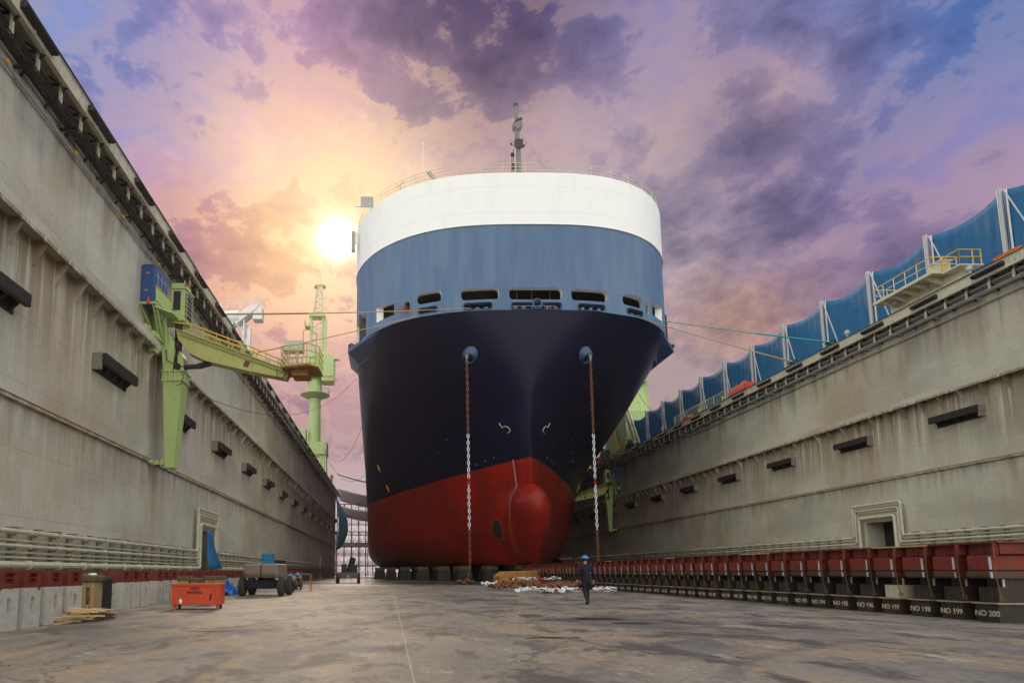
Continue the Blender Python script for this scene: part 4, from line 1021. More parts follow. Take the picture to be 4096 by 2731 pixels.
for sx,n_ in((-1,0),(1,1)):
    m=MB(); x0,x1=(-.98,-.02) if sx<0 else (.02,.98)
    m.box(x0,x1,-1.3,1.15,.93,1.66); m.build('engine_cover',M_lgrey,bl,bevel=.10)
    m=MB(); m.box(x0+.04,x1-.04,-1.325,-1.30,1.03,1.06); m.box(x0+.04,x1-.04,-1.325,-1.30,1.12,1.14); m.build('cover_groove',M_dark,bl)
m=MB(); m.box(-.25,.3,.9,3.4,1.66,1.9); m.build('boom',M_dark,bl)
m=MB(); m.box(-.35,-.33,.1,.7,1.66,2.18); m.box(.27,.29,.1,.7,1.66,2.22); 
for z in(1.74,1.92,2.12): m.box(-.33,.27,.08,.11,z,z+.09)
m.box(-.33,.27,.10,.7,1.66,1.70); m.box(-.33,.27,.66,.69,1.70,2.2); m.build('platform_basket',mat('platform_blue',(.02,.20,.42),.5,var=.2),bl)
for sx in(-1,1):
    for y in(-.85,1.0): wheel(bl,sx*1.13,y,.47,.34)
# second vehicle under the bow
v2=thing('tractor','low dark tractor parked on the wet floor left of the hull','tractor',(-4.45,66.2,0),R(3))
m=MB(); m.box(-1.15,1.15,-.6,2.4,.55,1.15); m.box(-.9,.9,-.9,-.6,.5,.95); m.build('tractor_body',M_dconc,v2,bevel=.05)
m=MB(); m.box(-.75,-.15,.2,1.2,1.15,2.05); m.beam((.1,.3,1.15),(.55,.6,2.75),.55,.5); m.box(.45,1.0,.3,1.4,1.15,1.95); m.build('tractor_cab',M_dark,v2,bevel=.04)
m=MB(); m.box(-.12,.18,-.92,-.9,.62,.85); m.build('number_plate',M_grey,v2)
m=MB(); rail(m,[(-1.1,-.5,1.15),(1.1,-.5,1.15)],.35,.7,.025,rows=(1,)); m.build('tractor_rail',M_dark,v2)
for sx in(-1,1):
    for y in(-.1,1.9): wheel(v2,sx*1.15,y,.52,.36)
# trestle beyond the lift
tr=thing('work_trestle','thin metal trestle table standing just right of the boom lift','trestle',(-5.65,38.5,0))
m=MB(); m.box(-.75,.75,-.4,.4,1.05,1.09); m.build('trestle_top',M_rusty,tr)
for x,y in((-.7,-.35),(.7,-.35),(-.7,.35),(.7,.35)):
    m=MB(); m.tube([(x,y,0),(x,y,1.05)],.03,6); m.build('leg',M_rusty,tr)
# ================================================================== CANTILEVER WORK CRANES ON THE WALLS
def wall_crane(label):
    # origin on the wall face at lower-ledge height; +x towards the dock, y along it
    c=thing('wall_crane',label,'crane',(0,0,0),0,'green work cranes hung on the dock walls')
    b=lambda mb,n,mt,**k: mb.build(n,mt,c,**k)
    Z=7.2
    def box4(mb,lo,hi,z0,z1,mm=0):
        vs=[(lo[0],lo[2],z0),(lo[1],lo[2],z0),(lo[1],lo[3],z0),(lo[0],lo[3],z0),(hi[0],hi[2],z1),(hi[1],hi[2],z1),(hi[1],hi[3],z1),(hi[0],hi[3],z1)]
        mb.add(vs,[(0,3,2,1),(4,5,6,7),(0,1,5,4),(1,2,6,5),(2,3,7,6),(3,0,4,7)],mm)
    m=MB(); box4(m,(.95,1.45,-.25,.35),(.78,1.80,-.5,.5),6.75-Z,11.45-Z); b(m,'lower_leg',M_grn,bevel=.015)
    m=MB(); m.box(.1,.98,-.12,.12,6.95-Z,7.1-Z); m.box(.12,.3,-.35,.3,7.0-Z,7.18-Z); m.box(.4,.6,-.2,.2,6.95-Z,7.18-Z); m.box(.7,.9,-.25,.25,6.9-Z,7.2-Z); b(m,'guide_roller',M_grn,bevel=.01)
    m=MB(); m.box(.70,1.90,-.55,.55,11.455-Z,11.55-Z); m.box(.72,1.86,-.5,.5,11.555-Z,11.98-Z); m.box(.68,1.92,-.57,.57,11.985-Z,12.05-Z)
    for x in(.95,1.15,1.45): m.tube([(x,-.57,11.4-Z),(x,-.57,12.1-Z)],.03,6)
    b(m,'collar',M_grn,bevel=.01)
    # upright and knee that leans back to the rail
    m=MB(); m.prism([(.75,12.055-Z),(1.25,12.055-Z),(1.30,13.6-Z),(.95,14.35-Z),(.55,14.75-Z),(-.0,14.75-Z),(-.0,14.35-Z),(.35,14.0-Z),(.62,13.2-Z)],-.45,.1,'y'); b(m,'knee_frame',M_grn,bevel=.012)
    m=MB(); m.prism([(1.45,12.055-Z),(1.78,12.055-Z),(1.72,12.9-Z),(1.5,13.3-Z),(1.4,13.3-Z)],-.2,.45,'y'); b(m,'front_post',M_grn,bevel=.012)
    m=MB(); m.tube([(1.35,0,12.06-Z),(1.35,0,15.0-Z)],.2,12); m.ball((1.42,-.2,13.55-Z),.2,10,6); m.tube([(1.2,-.3,12.4-Z),(1.55,-.3,13.4-Z),(1.3,-.3,14.6-Z)],.05,6); m.box(1.15,1.6,-.35,.3,12.1-Z,12.5-Z); b(m,'slewing_post',M_dark,smooth=40)
    m=MB(); m.box(.05,.55,-2.2,-1.5,13.56-Z,13.75-Z); m.box(.1,.5,-2.1,-1.75,13.75-Z,14.05-Z); m.tube([(.05,-1.7,13.9-Z),(.5,-1.7,13.9-Z)],.18,10); m.box(.2,.7,-1.5,-.4,13.6-Z,13.9-Z); m.box(.25,.6,-1.2,-.7,12.9-Z,13.6-Z); m.tube([(.2,-2.1,14.0-Z),(.05,-2.3,14.35-Z),(.1,-2.4,14.45-Z)],.04,6); b(m,'drive_unit',M_grn,bevel=.02)
    m=MB()
    for x in(.12,.78):
        m.beam((x,-2.0,15.12-Z),(x*.5+.25,-.9,13.95-Z),.1,.14); m.beam((x,-.7,15.12-Z),(x*.6+.2,-.45,14.3-Z),.1,.12)
    m.beam((.05,-2.1,15.15-Z),(.95,-2.1,15.15-Z),.12,.12); m.beam((.9,-2.1,15.15-Z),(1.05,-.4,14.95-Z),.12,.14); m.beam((.05,-.6,15.15-Z),(1.0,-.6,15.15-Z),.12,.12)
    m.beam((.9,-1.9,15.1-Z),(.75,-.5,13.6-Z),.1,.14); m.beam((.95,-.9,15.0-Z),(.9,-.5,13.2-Z),.1,.12); m.beam((.95,-1.5,15.0-Z),(.9,-.6,14.0-Z),.07,.07)
    m.prism([(.9,-2.1),(1.5,-1.2),(1.5,.6),(.1,.6),(.1,-.5),(.9,-.5)],14.95-Z,15.02-Z,'z'); b(m,'platform_frame',M_grn)
    m=MB(); vs=[(.93,-2.12,16.0-Z),(.93,-2.12,15.3-Z),(1.12,-.6,15.1-Z),(1.12,-.6,15.8-Z)]; m.add(vs+[(x+.03,y,z) for x,y,z in vs],[(0,1,2,3),(7,6,5,4),(0,4,5,1),(1,5,6,2),(2,6,7,3),(3,7,4,0)])
    for f in(.0,.33,.66,1.0):
        m.beam(Vector(vs[0]).lerp(Vector(vs[1]),f),Vector(vs[3]).lerp(Vector(vs[2]),f),.06,.05)
    b(m,'side_screen',M_grn)
    m=MB(); m.box(.06,.86,-2.15,-.55,15.22-Z,17.15-Z); m.prism([(.06,17.15-Z),(.86,17.15-Z),(.72,17.27-Z),(.2,17.27-Z)],-2.15,-.55,'y'); cab_=b(m,'blue_cabinet',M_blue,bevel=.03)
    m=MB()
    for z in(15.8,16.7): m.box(.862,.875,-2.0,-.7,z-Z,z+.05-Z)
    for y in(-1.8,-1.35,-.9): m.box(.862,.89,y,y+.03,15.4-Z,17.0-Z)
    m.box(.35,.5,-2.16,-2.152,15.8-Z,15.86-Z,1); m.box(.4,.55,-2.16,-2.152,16.75-Z,16.81-Z,1); m.build('door_trim',[M_steel,M_yel],cab_)
    m=MB(); m.box(1.0,1.78,-.40,.75,14.98-Z,16.72-Z); m.box(.95,1.86,-.46,.8,16.72-Z,16.80-Z); m.box(.95,1.72,-.3,.6,16.80-Z,17.12-Z); m.box(.98,1.8,-.42,.77,14.9-Z,14.98-Z); m.tube([(1.7,-.3,17.1-Z),(1.7,-.3,17.25-Z)],.04,6); cb_=b(m,'operator_cab',M_grn,bevel=.02)
    m=MB(); m.box(1.15,1.55,-.412,-.402,15.5-Z,16.6-Z); m.box(1.782,1.79,-.30,.62,15.15-Z,16.6-Z); m.build('cab_window',M_glass,cb_)
    m=MB()
    for z in(15.3,15.55,15.8,16.05,16.3,16.5): m.tube([(1.80,-.36,z-Z),(1.90,-.30,z-Z),(1.90,.6,z-Z)],.018,5)
    m.tube([(1.88,-.33,15.1-Z),(1.88,-.33,16.6-Z)],.015,5); m.build('window_guard',M_cream,cb_)
    m=MB(); m.tube([(.62,-2.25,15.05-Z),(.62,-2.25,15.25-Z)],.08,8); m.tube([(.62,-2.25,15.25-Z),(.62,-2.25,15.4-Z)],.045,8); m.tube([(1.82,-.42,16.85-Z),(1.82,-.42,17.0-Z)],.07,8); b(m,'warning_lamp',M_redl)
    m=MB(); m.tube([(.93,-.6,16.1-Z),(1.08,-.6,16.0-Z),(1.1,-.6,15.8-Z)],.03,6); m.tube([(.95,-2.12,16.1-Z),(1.14,-.6,15.9-Z)],.03,6); b(m,'grab_rail',M_yel)
    # arm
    A=Vector((1.35,-.1,14.35-Z)); B=Vector((7.5,.6,12.15-Z))
    ax=(B-A); L=ax.length; e=ax.normalized(); s_=Vector((0,1,0)); s_=(s_-e*s_.dot(e)).normalized(); up=e.cross(s_).normalized(); up=up if up.z>0 else -up
    def Q(u,v,w): return A+e*u+s_*v+up*w
    prof=[(0.0,0.0),(1.2,-.02),(L,0.0),(L,-.42),(4.6,-.75),(2.1,-1.05),(1.1,-.95),(.3,-.45)]
    m=MB(); n=len(prof); vs=[Q(u,-.38,w) for u,w in prof]+[Q(u,.38,w) for u,w in prof]
    m.add(vs,[tuple(range(n)),tuple(range(2*n-1,n-1,-1))]+[(i,i+n,(i+1)%n+n,(i+1)%n) for i in range(n)])
    arm=b(m,'boom_arm',M_grn2,bevel=.01)
    m=MB(); m.add([Q(0,-.46,.004),Q(L,-.46,.004),Q(L,.46,.004),Q(0,.46,.004),Q(0,-.46,.05),Q(L,-.46,.05),Q(L,.46,.05),Q(0,.46,.05)],[(0,3,2,1),(4,5,6,7),(0,1,5,4),(1,2,6,5),(2,3,7,6),(3,0,4,7)])
    for sgn in(-.44,):
        m.tube([Q(.3,-.42,-.12),Q(L,-.42,-.12)],.022,5); m.tube([Q(.3,-.42,-.19),Q(L,-.42,-.19)],.018,5)
    k=0
    m.build('arm_walkway',M_grn2,arm)
    m=MB(); 
    for sd in(-.42,.42):
        for u in [.9+.72*i for i in range(8)]: m.beam(Q(u,sd,0),Q(u,sd,0)+Vector((0,0,.62-.012*u)),.05,.05)
        m.tube([Q(.3,sd,.14),Q(L,sd,.14)],.02,5); m.tube([Q(.3,sd,.26),Q(L,sd,.26)],.02,5)
    m.build('arm_stanchions',M_grn2,arm)
    m=MB()
    for sd in(-.42,.42):
        t0=Vector((0,0,.62)); m.tube([Q(-.2,sd,.0)+Vector((0,0,.35)),Q(.9,sd,0)+t0,Q(2.2,sd,0)+t0*.95,Q(4.6,sd,0)+t0*.92,Q(5.9,sd,0)+t0*.75,Q(L,sd,0)+t0*.5],.04,6)
    m.build('yellow_handrail',M_yel,arm)
    m=MB(); m.add([Q(4.1,-.385,-.62),Q(4.4,-.385,-.6),Q(4.4,-.385,-.25),Q(4.1,-.385,-.27)],[(0,1,2,3)]); m.build('arm_hatch',mat('hatch_brown',(.13,.05,.03),.7),arm)
    # hydraulic ram
    m=MB(); m.tube([(1.5,-.1,12.35-Z),(2.5,0,12.42-Z)],.13,10); m.tube([(2.5,0,12.42-Z),Q(2.3,0,-1.0)],.16,10); b(m,'hydraulic_ram',M_dark,smooth=40)
    m=MB(); m.tube([(1.75,-.5,12.1-Z),(1.95,-.6,11.7-Z),(1.85,-.6,11.25-Z),(1.6,-.6,11.2-Z)],.025,5); m.tube([(.9,-.5,13.2-Z),(1.0,-.6,12.6-Z),(1.5,-.6,12.3-Z)],.03,5); b(m,'hose',M_black)
    # basket at the tip
    x0,x1,y0,y1,z=7.25,9.25,-.5,1.15,12.18-Z
    m=MB(); m.prism([(x0,y0),(x1-.5,y0-.35),(x1,y0+.1),(x1,y1),(x0,y1)],z-.08,z,'z')
    m.box(x0+.5,x1-.6,y0+.3,y1-.3,z-.42,z-.081); 
    for i in range(6): m.beam((x0+.2+i*.33,y0-.2,z-.1),(x0+.2+i*.33,y1,z-.1),.04,.08)
    bk=b(m,'basket_floor',M_rusty)
    m=MB(); rail(m,[(x0,y0,z),(x1-.5,y0-.35,z),(x1,y0+.1,z),(x1,y1,z),(x0,y1,z),(x0,y0,z)],1.1,.5,.028)
    m.tube([(x0+1.2,y0-.1,z),(x0+1.2,y0-.1,z+1.9),(x0+1.5,y0-.1,z+2.05),(x1-.1,y0,z+1.7),(x1-.1,y0,z)],.025,5); m.build('basket_rail',M_grn2,bk)
    m=MB(); m.box(x0+.1,x0+1.1,y0+.2,y0+.8,z+.95,z+1.5); m.box(x0+.15,x0+1.0,y0+.3,y0+.7,z,z+.3); m.tube([(x0+.3,y0+.3,z+.3),(x0+.3,y0+.3,z+1)],.05,6); m.tube([(x0+.8,y0+.3,z+.3),(x0+.75,y0+.3,z+1)],.07,6); m.build('control_box',M_cream,bk)
    m=MB(); m.tube([(x0-.3,-.2,z-.1),(x0-.25,-.25,z-.55),(x0,-.3,z-.62),(x0+.25,-.3,z-.35)],.025,5); m.build('hose_loop',M_black,bk)
    return c
wc=wall_crane('green work crane on the left wall with blue cabinet and long yellow-railed arm')
wct=tree_of(wc); wc2=copy_tree(wct)
wc.location=(-13,32.1,7.2); wc.rotation_euler=(0,0,R(-3))
wc2.location=(38,99.5,8.27); wc2.scale=(-1,1,1)
wc2['label']='green work crane far along the right wall, partly behind the bow'
# ================================================================== TOWER CRANE behind left wall
def lattice(mb,p0,p1,w0,w1,n,r,rb,m=0):
    p0,p1=Vector(p0),Vector(p1); d=(p1-p0).normalized()
    a=d.cross(Vector((0,1,0)) if abs(d.y)<.9 else Vector((1,0,0))).normalized(); b_=d.cross(a).normalized()
    cs=[]
    for i in range(n+1):
        c=p0.lerp(p1,i/n); w=w0+(w1-w0)*i/n
        cs.append([c+a*sa*w/2+b_*sb_*w/2 for sa,sb_ in((1,1),(1,-1),(-1,-1),(-1,1))])
    for k in range(4):
        mb.tube([cs[0][k],cs[n][k]],r,5,m)
        for i in range(n):
            mb.tube([cs[i][k],cs[i+1][(k+1)%4]] if i%2 else [cs[i+1][k],cs[i][(k+1)%4]],rb,4,m)
            mb.tube([cs[i][k],cs[i][(k+1)%4]],rb,4,m)
tc=thing('tower_crane','tall pale green slewing crane behind the left dock wall, lattice mast on top','crane',(-14.4,115,20))
o_=(14.4,-115,-20)
def tb(mb,n,mt,par=None,**k):
    o=mb.build(n,mt,par or tc,**k)
    if not par: o.location=o_
    return o
m=MB(); m.tube([(-14.5,115,26.0),(-14.5,115,35.4)],[1.22,1.12],20); m.tube([(-14.5,115,35.4),(-14.5,115,38.7)],1.35,20); tb(m,'crane_column',M_grn,smooth=40)
m=MB(); m.tube([(-14.5,115,34.9),(-14.5,115,35.65),(-14.5,115,35.7)],[1.2,2.9,2.9],20); pr=tb(m,'ring_platform',M_grn,smooth=30)
m=MB(); rail(m,[(-14.5+2.85*math.cos(a),115+2.85*math.sin(a),35.7) for a in[2*PI*k/18 for k in range(19)]],1.1,1.6,.035); m.build('platform_rail',M_grn,pr)
m=MB(); m.prism([(-16.2,38.7),(-10.8,38.95),(-10.7,43.1),(-12.6,43.7),(-13.1,44.2),(-15.6,43.5),(-16.1,42.4)],113,117.5,'y'); tb(m,'machinery_house',M_grn,bevel=.06)
m=MB(); m.box(-13.1,-10.75,112.9,116,38.0,38.75); m.tube([(-10.75,113.5,38.4),(-9.9,113.5,38.4)],.12,6); m.box(-10.75,-9.7,113,114,42.3,42.5); tb(m,'counterweight',M_grn2)
m=MB(); 
for x in(-15.35,-13.0): m.tube([(x,114,43.5),(x,114,51.8)],.24,8)
m.box(-15.7,-12.6,113.4,115.6,51.3,51.9); tb(m,'mast_legs',M_grn)
m=MB(); lattice(m,(-14.2,115,43.6),(-14.2,115,51.4),2.3,2.3,6,.08,.05); tb(m,'lattice_lower',M_cream)
m=MB(); lattice(m,(-14.1,115,51.9),(-13.8,115,58.6),1.9,.8,10,.07,.045); m.tube([(-13.8,115,58.6),(-13.8,115,61)],.06,6); m.box(-14.7,-12.9,114.8,115.2,58.3,58.6); m.tube([(-14.65,115,58.3),(-15.0,115,51.9)],.02,4); m.tube([(-12.95,115,58.3),(-12.6,115,51.9)],.02,4); tb(m,'lattice_mast',M_cream)
m=MB(); m.tube([(-14.65,114.8,58.0),(-14.65,115.2,58.0)],.32,10); m.tube([(-12.95,114.8,58.0),(-12.95,115.2,58.0)],.32,10); tb(m,'sheave',M_rusty)
m=MB(); m.box(-16.6,-15.3,113.6,115.6,49.3,49.4); rail(m,[(-16.6,113.6,49.4),(-16.6,115.6,49.4),(-15.4,115.6,49.4)],1.2,.9,.04); m.tube([(-12.4,113.7,44.2),(-12.4,113.7,51.2)],.18,6)
for k in range(14): m.box(-12.65,-12.1,113.6,113.9,44.4+k*.5,44.5+k*.5)
tb(m,'ladder_cage',M_grn)
m=MB(); m.prism([(-17,23.6),(-11.95,23.6),(-11.95,26.0),(-16.7,26.0)],113,117,'y'); m.prism([(-13.4,23.6),(-12.0,23.6),(-11.9,19.9),(-13.1,19.9)],113.5,115,'y'); m.prism([(-17,23.6),(-16,23.6),(-16.2,20),(-17.0,20)],113.5,115,'y'); tb(m,'portal_base',M_grn,bevel=.05)
m=MB(); m.box(-17.4,-16.0,113.2,115.5,26.6,28.6); tb(m,'equipment_box',M_grn,bevel=.04)
m=MB(); m.tube([(-12.9,113.7,26),(-12.9,113.7,31)],.03,5); m.tube([(-12.4,113.7,26),(-12.4,113.7,31)],.03,5)
for k in range(16): m.tube([(-12.9,113.7,26.1+.3*k),(-12.4,113.7,26.1+.3*k)],.025,4)
tb(m,'crane_ladder',M_steel)
# white crane further back, seen over the left wall
pc=thing('distant_crane','pale white crane head with round drum seen just above the left walkway','crane',(-21,75,20))
m=MB(); m.tube([(-2.3,0,13.7),(1.6,0,14.0)],1.05,16); m.build('drum_housing',M_white,pc,smooth=40)
m=MB(); m.prism([(1.3,12.9),(3.9,15.0),(4.2,15.6),(3.0,15.4),(1.0,13.9)],-.8,.8,'y'); m.box(3.4,4.6,-.7,.7,13.6,15.3); m.build('jib_head',M_white,pc,bevel=.04)
m=MB(); lattice(m,(1.2,0,.0),(1.6,0,13.5),1.5,1.5,8,.1,.06); m.beam((2.4,0,0),(2.9,0,12.6),.5,.5); m.build('lattice_support',M_white,pc)
m=MB(); rail(m,[(-2.3,-.6,14.9),(1.8,-.6,15.1)],1.0,.8,.04); rail(m,[(3.0,-.6,15.5),(4.6,-.6,15.5),(4.8,.6,15.3)],.9,.5,.03); m.build('crane_railing',M_white,pc)
# mobile crane body on the right deck behind the tarpaulin screen
rc=thing('deck_crane','big pale green crane body with stairs at the far end of blue tarpaulins','crane',(41,101,20),R(-90)); rc.scale=(1.55,1,1)
m=MB(); m.prism([(-3.2,2.3),(-2.6,7.2),(.6,8.6),(3.0,7.6),(3.2,2.6),(2.0,1.0),(-2.2,1.0)],-2.2,4,'y'); m.box(-1.2,1.4,-1,3,7.8,13.0); m.prism([(-3.4,6.8),(-.2,13.5),(1.2,13.5),(2.8,7.4)],-1.8,2,'y'); m.box(-.6,1.9,-.8,2.6,13.0,15.4); m.build('crane_body',M_grn,rc,bevel=.06)
m=MB(); m.beam((-.8,-2.3,7.2),(1.0,-2.3,1.6),.45,.12); m.beam((-2.6,-2.25,1.2),(3.2,-2.25,2.2),.1,.5); m.tube([(0,-1.9,14.2),(2.8,-1.9,9.6)],.08,6); m.build('yellow_brace',M_yel,rc)
m=MB(); 
for y in(-2.8,-2.1): m.beam((3.2,y,8.8),(6.2,y,1.0),.12,.3)
for k in range(18): m.box(3.2+.165*k,3.5+.165*k,-2.8,-2.1,8.6-.43*k,8.66-.43*k)
rail(m,[(3.2,-2.85,8.9),(6.2,-2.85,1.1)],1.1,1.2,.05); m.build('access_stair',M_cream,rc)
m=MB(); m.box(-4.2,-1.8,-2.6,-.4,0,2.6); m.box(-8.5,-4.5,-2,1,0,2.4); m.tube([(-6,-1,2.4),(-6,-1,4.0)],.4,10); m.box(2,3.4,-2,2,0,2.0); m.box(-4.9,2.1,-.3,.3,.3,.8); m.build('undercarriage',[M_dark],rc,bevel=.05)
m=MB(); m.tube([(-4.3,-2.7,1.2),(-4.3,-2.3,1.2)],.7,18); m.build('cable_reel',mat('reel_red',(.35,.03,.03),.6),rc)
# ================================================================== TARPAULIN SCREEN on the right deck
sc_=thing('tarpaulin_screen','row of blue tarpaulins laced between white posts along the right dock deck','windbreak',(40,36.4,20))
NP=13; sp_=5.4; y00=42.0-3*sp_
for k in range(-3,11):
    y=42+k*sp_
    m=MB(); m.tube([(0,0,0),(0,0,5.95)],.14,12); m.box(-.2,.2,-.2,.2,0,.04)
    o=m.build('screen_post',M_steel,sc_,smooth=40); o.location=(-.22,y-36.4,0)
    m=MB()
    m.box(-.02,.02,-.05,.05,.1,5.8)
    o=m.build('lacing_strip',M_white,sc_); o.location=(-.05,y-36.4-.28,0)
    m=MB(); m.tube([(-.35,y-.4-36.4,5.7),(-1.0,y-2.9-36.4,.05)],.045,6); m.build('stay_rope',M_steel,sc_)
    # tarp panel towards next (farther) post
    nu,nv=26,12; vs=[];fs=[]
    ph=random.uniform(0,9)
    for i in range(nu+1):
        u=i/nu
        top=5.9-2.7*u*(1-u)*(.85+.15*math.sin(k*2.1))
        for j in range(nv+1):
            v=j/nv
            bulge=.22*math.sin(PI*u)*(.35+.65*v)+.030*math.sin(u*42+ph+math.sin(v*3+k)*1.5)*(.4+.6*math.sin(PI*v))+.014*math.sin(u*75+ph*2)
            vs.append((.05+bulge*.9,y+.04+u*(sp_-.08)-36.4,.02+top*v))
    for i in range(nu):
        for j in range(nv): fs.append((i*(nv+1)+j,(i+1)*(nv+1)+j,(i+1)*(nv+1)+j+1,i*(nv+1)+j+1))
    m=MB(); m.add(vs,fs); o=m.build('tarp_panel',M_tarp,sc_,smooth=60); o.modifiers.new('thickness','SOLIDIFY').thickness=.02
# cream gangway platform hung out over the right wall
gp=thing('gangway_platform','cream cantilevered gangway platform with yellow railings on the right dock edge','platform',(38,40.5,20))
m=MB(); m.prism([(-1.25,-1.9),(.6,-1.9),(.6,2.9),(-1.25,2.9)],1.30,1.38,'z'); m.box(-1.30,-1.20,-2.0,3.0,1.20,1.42); m.box(-1.2,.6,-2.0,-1.9,1.20,1.42); m.box(-1.2,.6,2.9,3.0,1.20,1.42); m.box(-.7,.9,-3.3,-2.01,1.1,1.2)
pf=m.build('platform_deck',M_cream,gp,bevel=.01)
m=MB()
for y in(-1.3,-.4,.5,1.4,2.3): m.prism([(-1.2,1.295),(.5,1.295),(.5,.5),(-1.1,1.1)],y,y+.06,'y')
m.build('rib',M_cream,gp)
m=MB(); m.box(.0,.6,-2.6,3.0,.02,1.29); m.build('support_wall',M_cream,gp,bevel=.02)
m=MB(); rail(m,[(.5,-1.9,1.42),(-1.22,-1.9,1.42),(-1.22,2.95,1.42),(.5,2.95,1.42)],1.0,.95,.03,rows=(.5,)); m.build('stanchions',M_cream,gp)
m=MB(); rail(m,[(.5,-1.9,1.42),(-1.22,-1.9,1.42),(-1.22,2.95,1.42),(.5,2.95,1.42)],1.0,9,.04,rows=(1,),post=False); rail(m,[(-.65,-3.25,1.2),(.8,-3.25,1.2)],1.0,.9,.035,rows=(1,.5)); rail(m,[(-.65,-3.25,1.2),(-.65,-2.1,1.2)],1.0,.9,.035,rows=(1,.5)); m.build('yellow_railing',M_yel,gp)
m=MB(); m.box(-.55,.15,-1.85,-1.0,1.42,2.15); m.box(-.62,.22,-1.92,-.93,2.15,2.24); m.build('control_cabinet',M_cream,gp,bevel=.02)
m=MB(); m.box(-.6,-.35,1.8,2.1,.8,1.1); m.box(-.5,-.2,-1.2,-.9,.8,1.05); m.build('lamp_box',M_grey,gp)
m=MB(); m.box(-.6,.0,2.2,2.7,1.42,1.62); m.build('winch_cover',M_white,gp)
# deck fittings along the right edge
def bollard(label,x,y,mt=M_dark):
    t_=thing('mooring_bollard',label,'bollard',(x,y,20.05)); m=MB(); m.box(-.5,.5,-.7,.7,0,.12); m.tube([(0,-.35,.12),(0,-.35,.5),(0,-.35,.52),(0,-.35,.62)],[.16,.14,.22,.22],12); m.tube([(0,.35,.12),(0,.35,.5),(0,.35,.52),(0,.35,.62)],[.16,.14,.22,.22],12); m.build('bollard_casting',mt,t_,smooth=40); return t_
M_dteal=mat('dark_teal_paint',(.01,.07,.07),.5)
bollard('dark teal bollard holding the teal rope on the right deck edge',37.6,49.2,M_dteal)
bollard('dark teal bollard holding the tan rope on the right deck edge',37.6,54.0,M_dteal)
bollard('dark bollard at the left walkway holding the upper tan rope',-12.6,43.6)
bollard('dark bollard farther along the left walkway holding the lower tan rope',-12.6,52)
for i,(y,lab) in enumerate(((36.8,'small grey vent on the right deck by the orange box'),(47.2,'small grey vent between the gangway platform and teal bollard'),(80.5,'small grey vent far along the right deck by the tarpaulins'))):
    t_=thing('deck_vent',lab,'vent',(37.5,y,20.05),0,'grey vents on the right deck'); m=MB(); m.tube([(0,0,0),(0,0,.45)],.08,8); m.build('vent_pipe',M_steel,t_); m=MB(); m.tube([(0,0,.45),(0,0,.7),(0,0,.78)],[.2,.2,.1],10); m.build('vent_cap',M_steel,t_,smooth=40)
def deckbox(name,lab,cat,x,y,w,d,h,mt):
    m=MB(); m.box(-w/2,w/2,-d/2,d/2,0,h); m.box(-w/2-.03,w/2+.03,-d/2-.03,d/2+.03,h,h+.06); o=m.build(name,mt,loc=(x,y,20.05),bevel=.05); tag(o,lab,cat); return o
deckbox('orange_locker','orange locker on the right deck against the nearest blue tarpaulin','locker',37.9,34.6,.7,1.5,.4,M_orange)
deckbox('yellow_locker','small yellow locker on the right deck below the dark wires','locker',37.5,73.5,.7,1.4,.45,M_orange)
m=MB(); vs=[];fs=[]
for i in range(19):
    for j in range(13):
        u,v=i/18*2-1,j/12*2-1; e=max(0,1-max(abs(u),abs(v))**5)
        vs.append((v*.7,u*1.7,1.15*e**.35*(.8+.25*mnoise.noise(Vector((u*3,v*3,2))))+.05))
for i in range(18):
    for j in range(12): fs.append((i*13+j,(i+1)*13+j,(i+1)*13+j+1,i*13+j+1))
m.add(vs,fs); o=m.build('canvas_cover',mat('red_canvas',(.42,.035,.02),.7,var=.3),smooth=50,loc=(37.7,62.2,20.05)); tag(o,'red canvas cover over machinery on the right dock deck','canvas cover')
nt=thing('deck_fence','low green mesh fence on the right dock deck beside the red canvas','fence',(37.3,70,20.05))
m=MB()
for i in range(40):
    y=-6+i*.32; m.tube([(0,y,.05),(0,y,1.1)],.012,4)
for z in(.3,.6,.9): m.tube([(0,-6,z),(0,6.6,z)],.012,4)
m.build('mesh_panel',M_grn,nt)
m=MB(); rail(m,[(0,-6,0),(0,6.6,0)],1.15,3.1,.03,rows=(1,)); m.build('fence_rail',M_grn,nt)
for i,(y,lab) in enumerate(((70.2,'small yellow valve by the green mesh fence'),(62.9+2.2,'small yellow valve beside the red canvas cover'))):
    m=MB(); m.tube([(0,0,0),(0,0,.35)],.08,8); m.ball((0,0,.42),.14,8,6); o=m.build('deck_valve',M_yel,loc=(37.2,y,20.05)); tag(o,lab,'valve')
# ================================================================== ROPES AND WIRES
def rope(name,lab,cat,p,q,sag,r,mt,n=18,group=None,thick=None):
    P=[Vector(p).lerp(Vector(q),i/n)-Vector((0,0,4*sag*(i/n)*(1-i/n))) for i in range(n+1)]
    m=MB(); m.tube(P,r,7)
    if thick: 
        f0,f1,rr=thick; m.tube([a for i,a in enumerate(P) if f0<=i/n<=f1],rr,7)
    o=m.build(name,mt,smooth=60); tag(o,lab,cat,group)
g_='mooring ropes from the bow to the dock edges'
rope('mooring_rope','upper tan mooring rope from the bow to the left dock wall','rope',(CX-6.3,60.0,28.55),(-12.6,43.6,20.6),.15,.045,M_ropeb,group=g_,thick=(.72,1,.075))
rope('mooring_rope','lower tan mooring rope from the bow to the left dock wall','rope',(CX-11.4,61.5,28.45),(-12.6,52,20.6),.15,.045,M_ropeb,group=g_,thick=(.70,1,.07))
rope('mooring_rope','teal mooring rope from the bow to the right dock wall','rope',(CX+7.0,60.2,28.35),(37.6,49.2,20.6),.15,.04,M_ropet,group=g_,thick=(.72,1,.07))
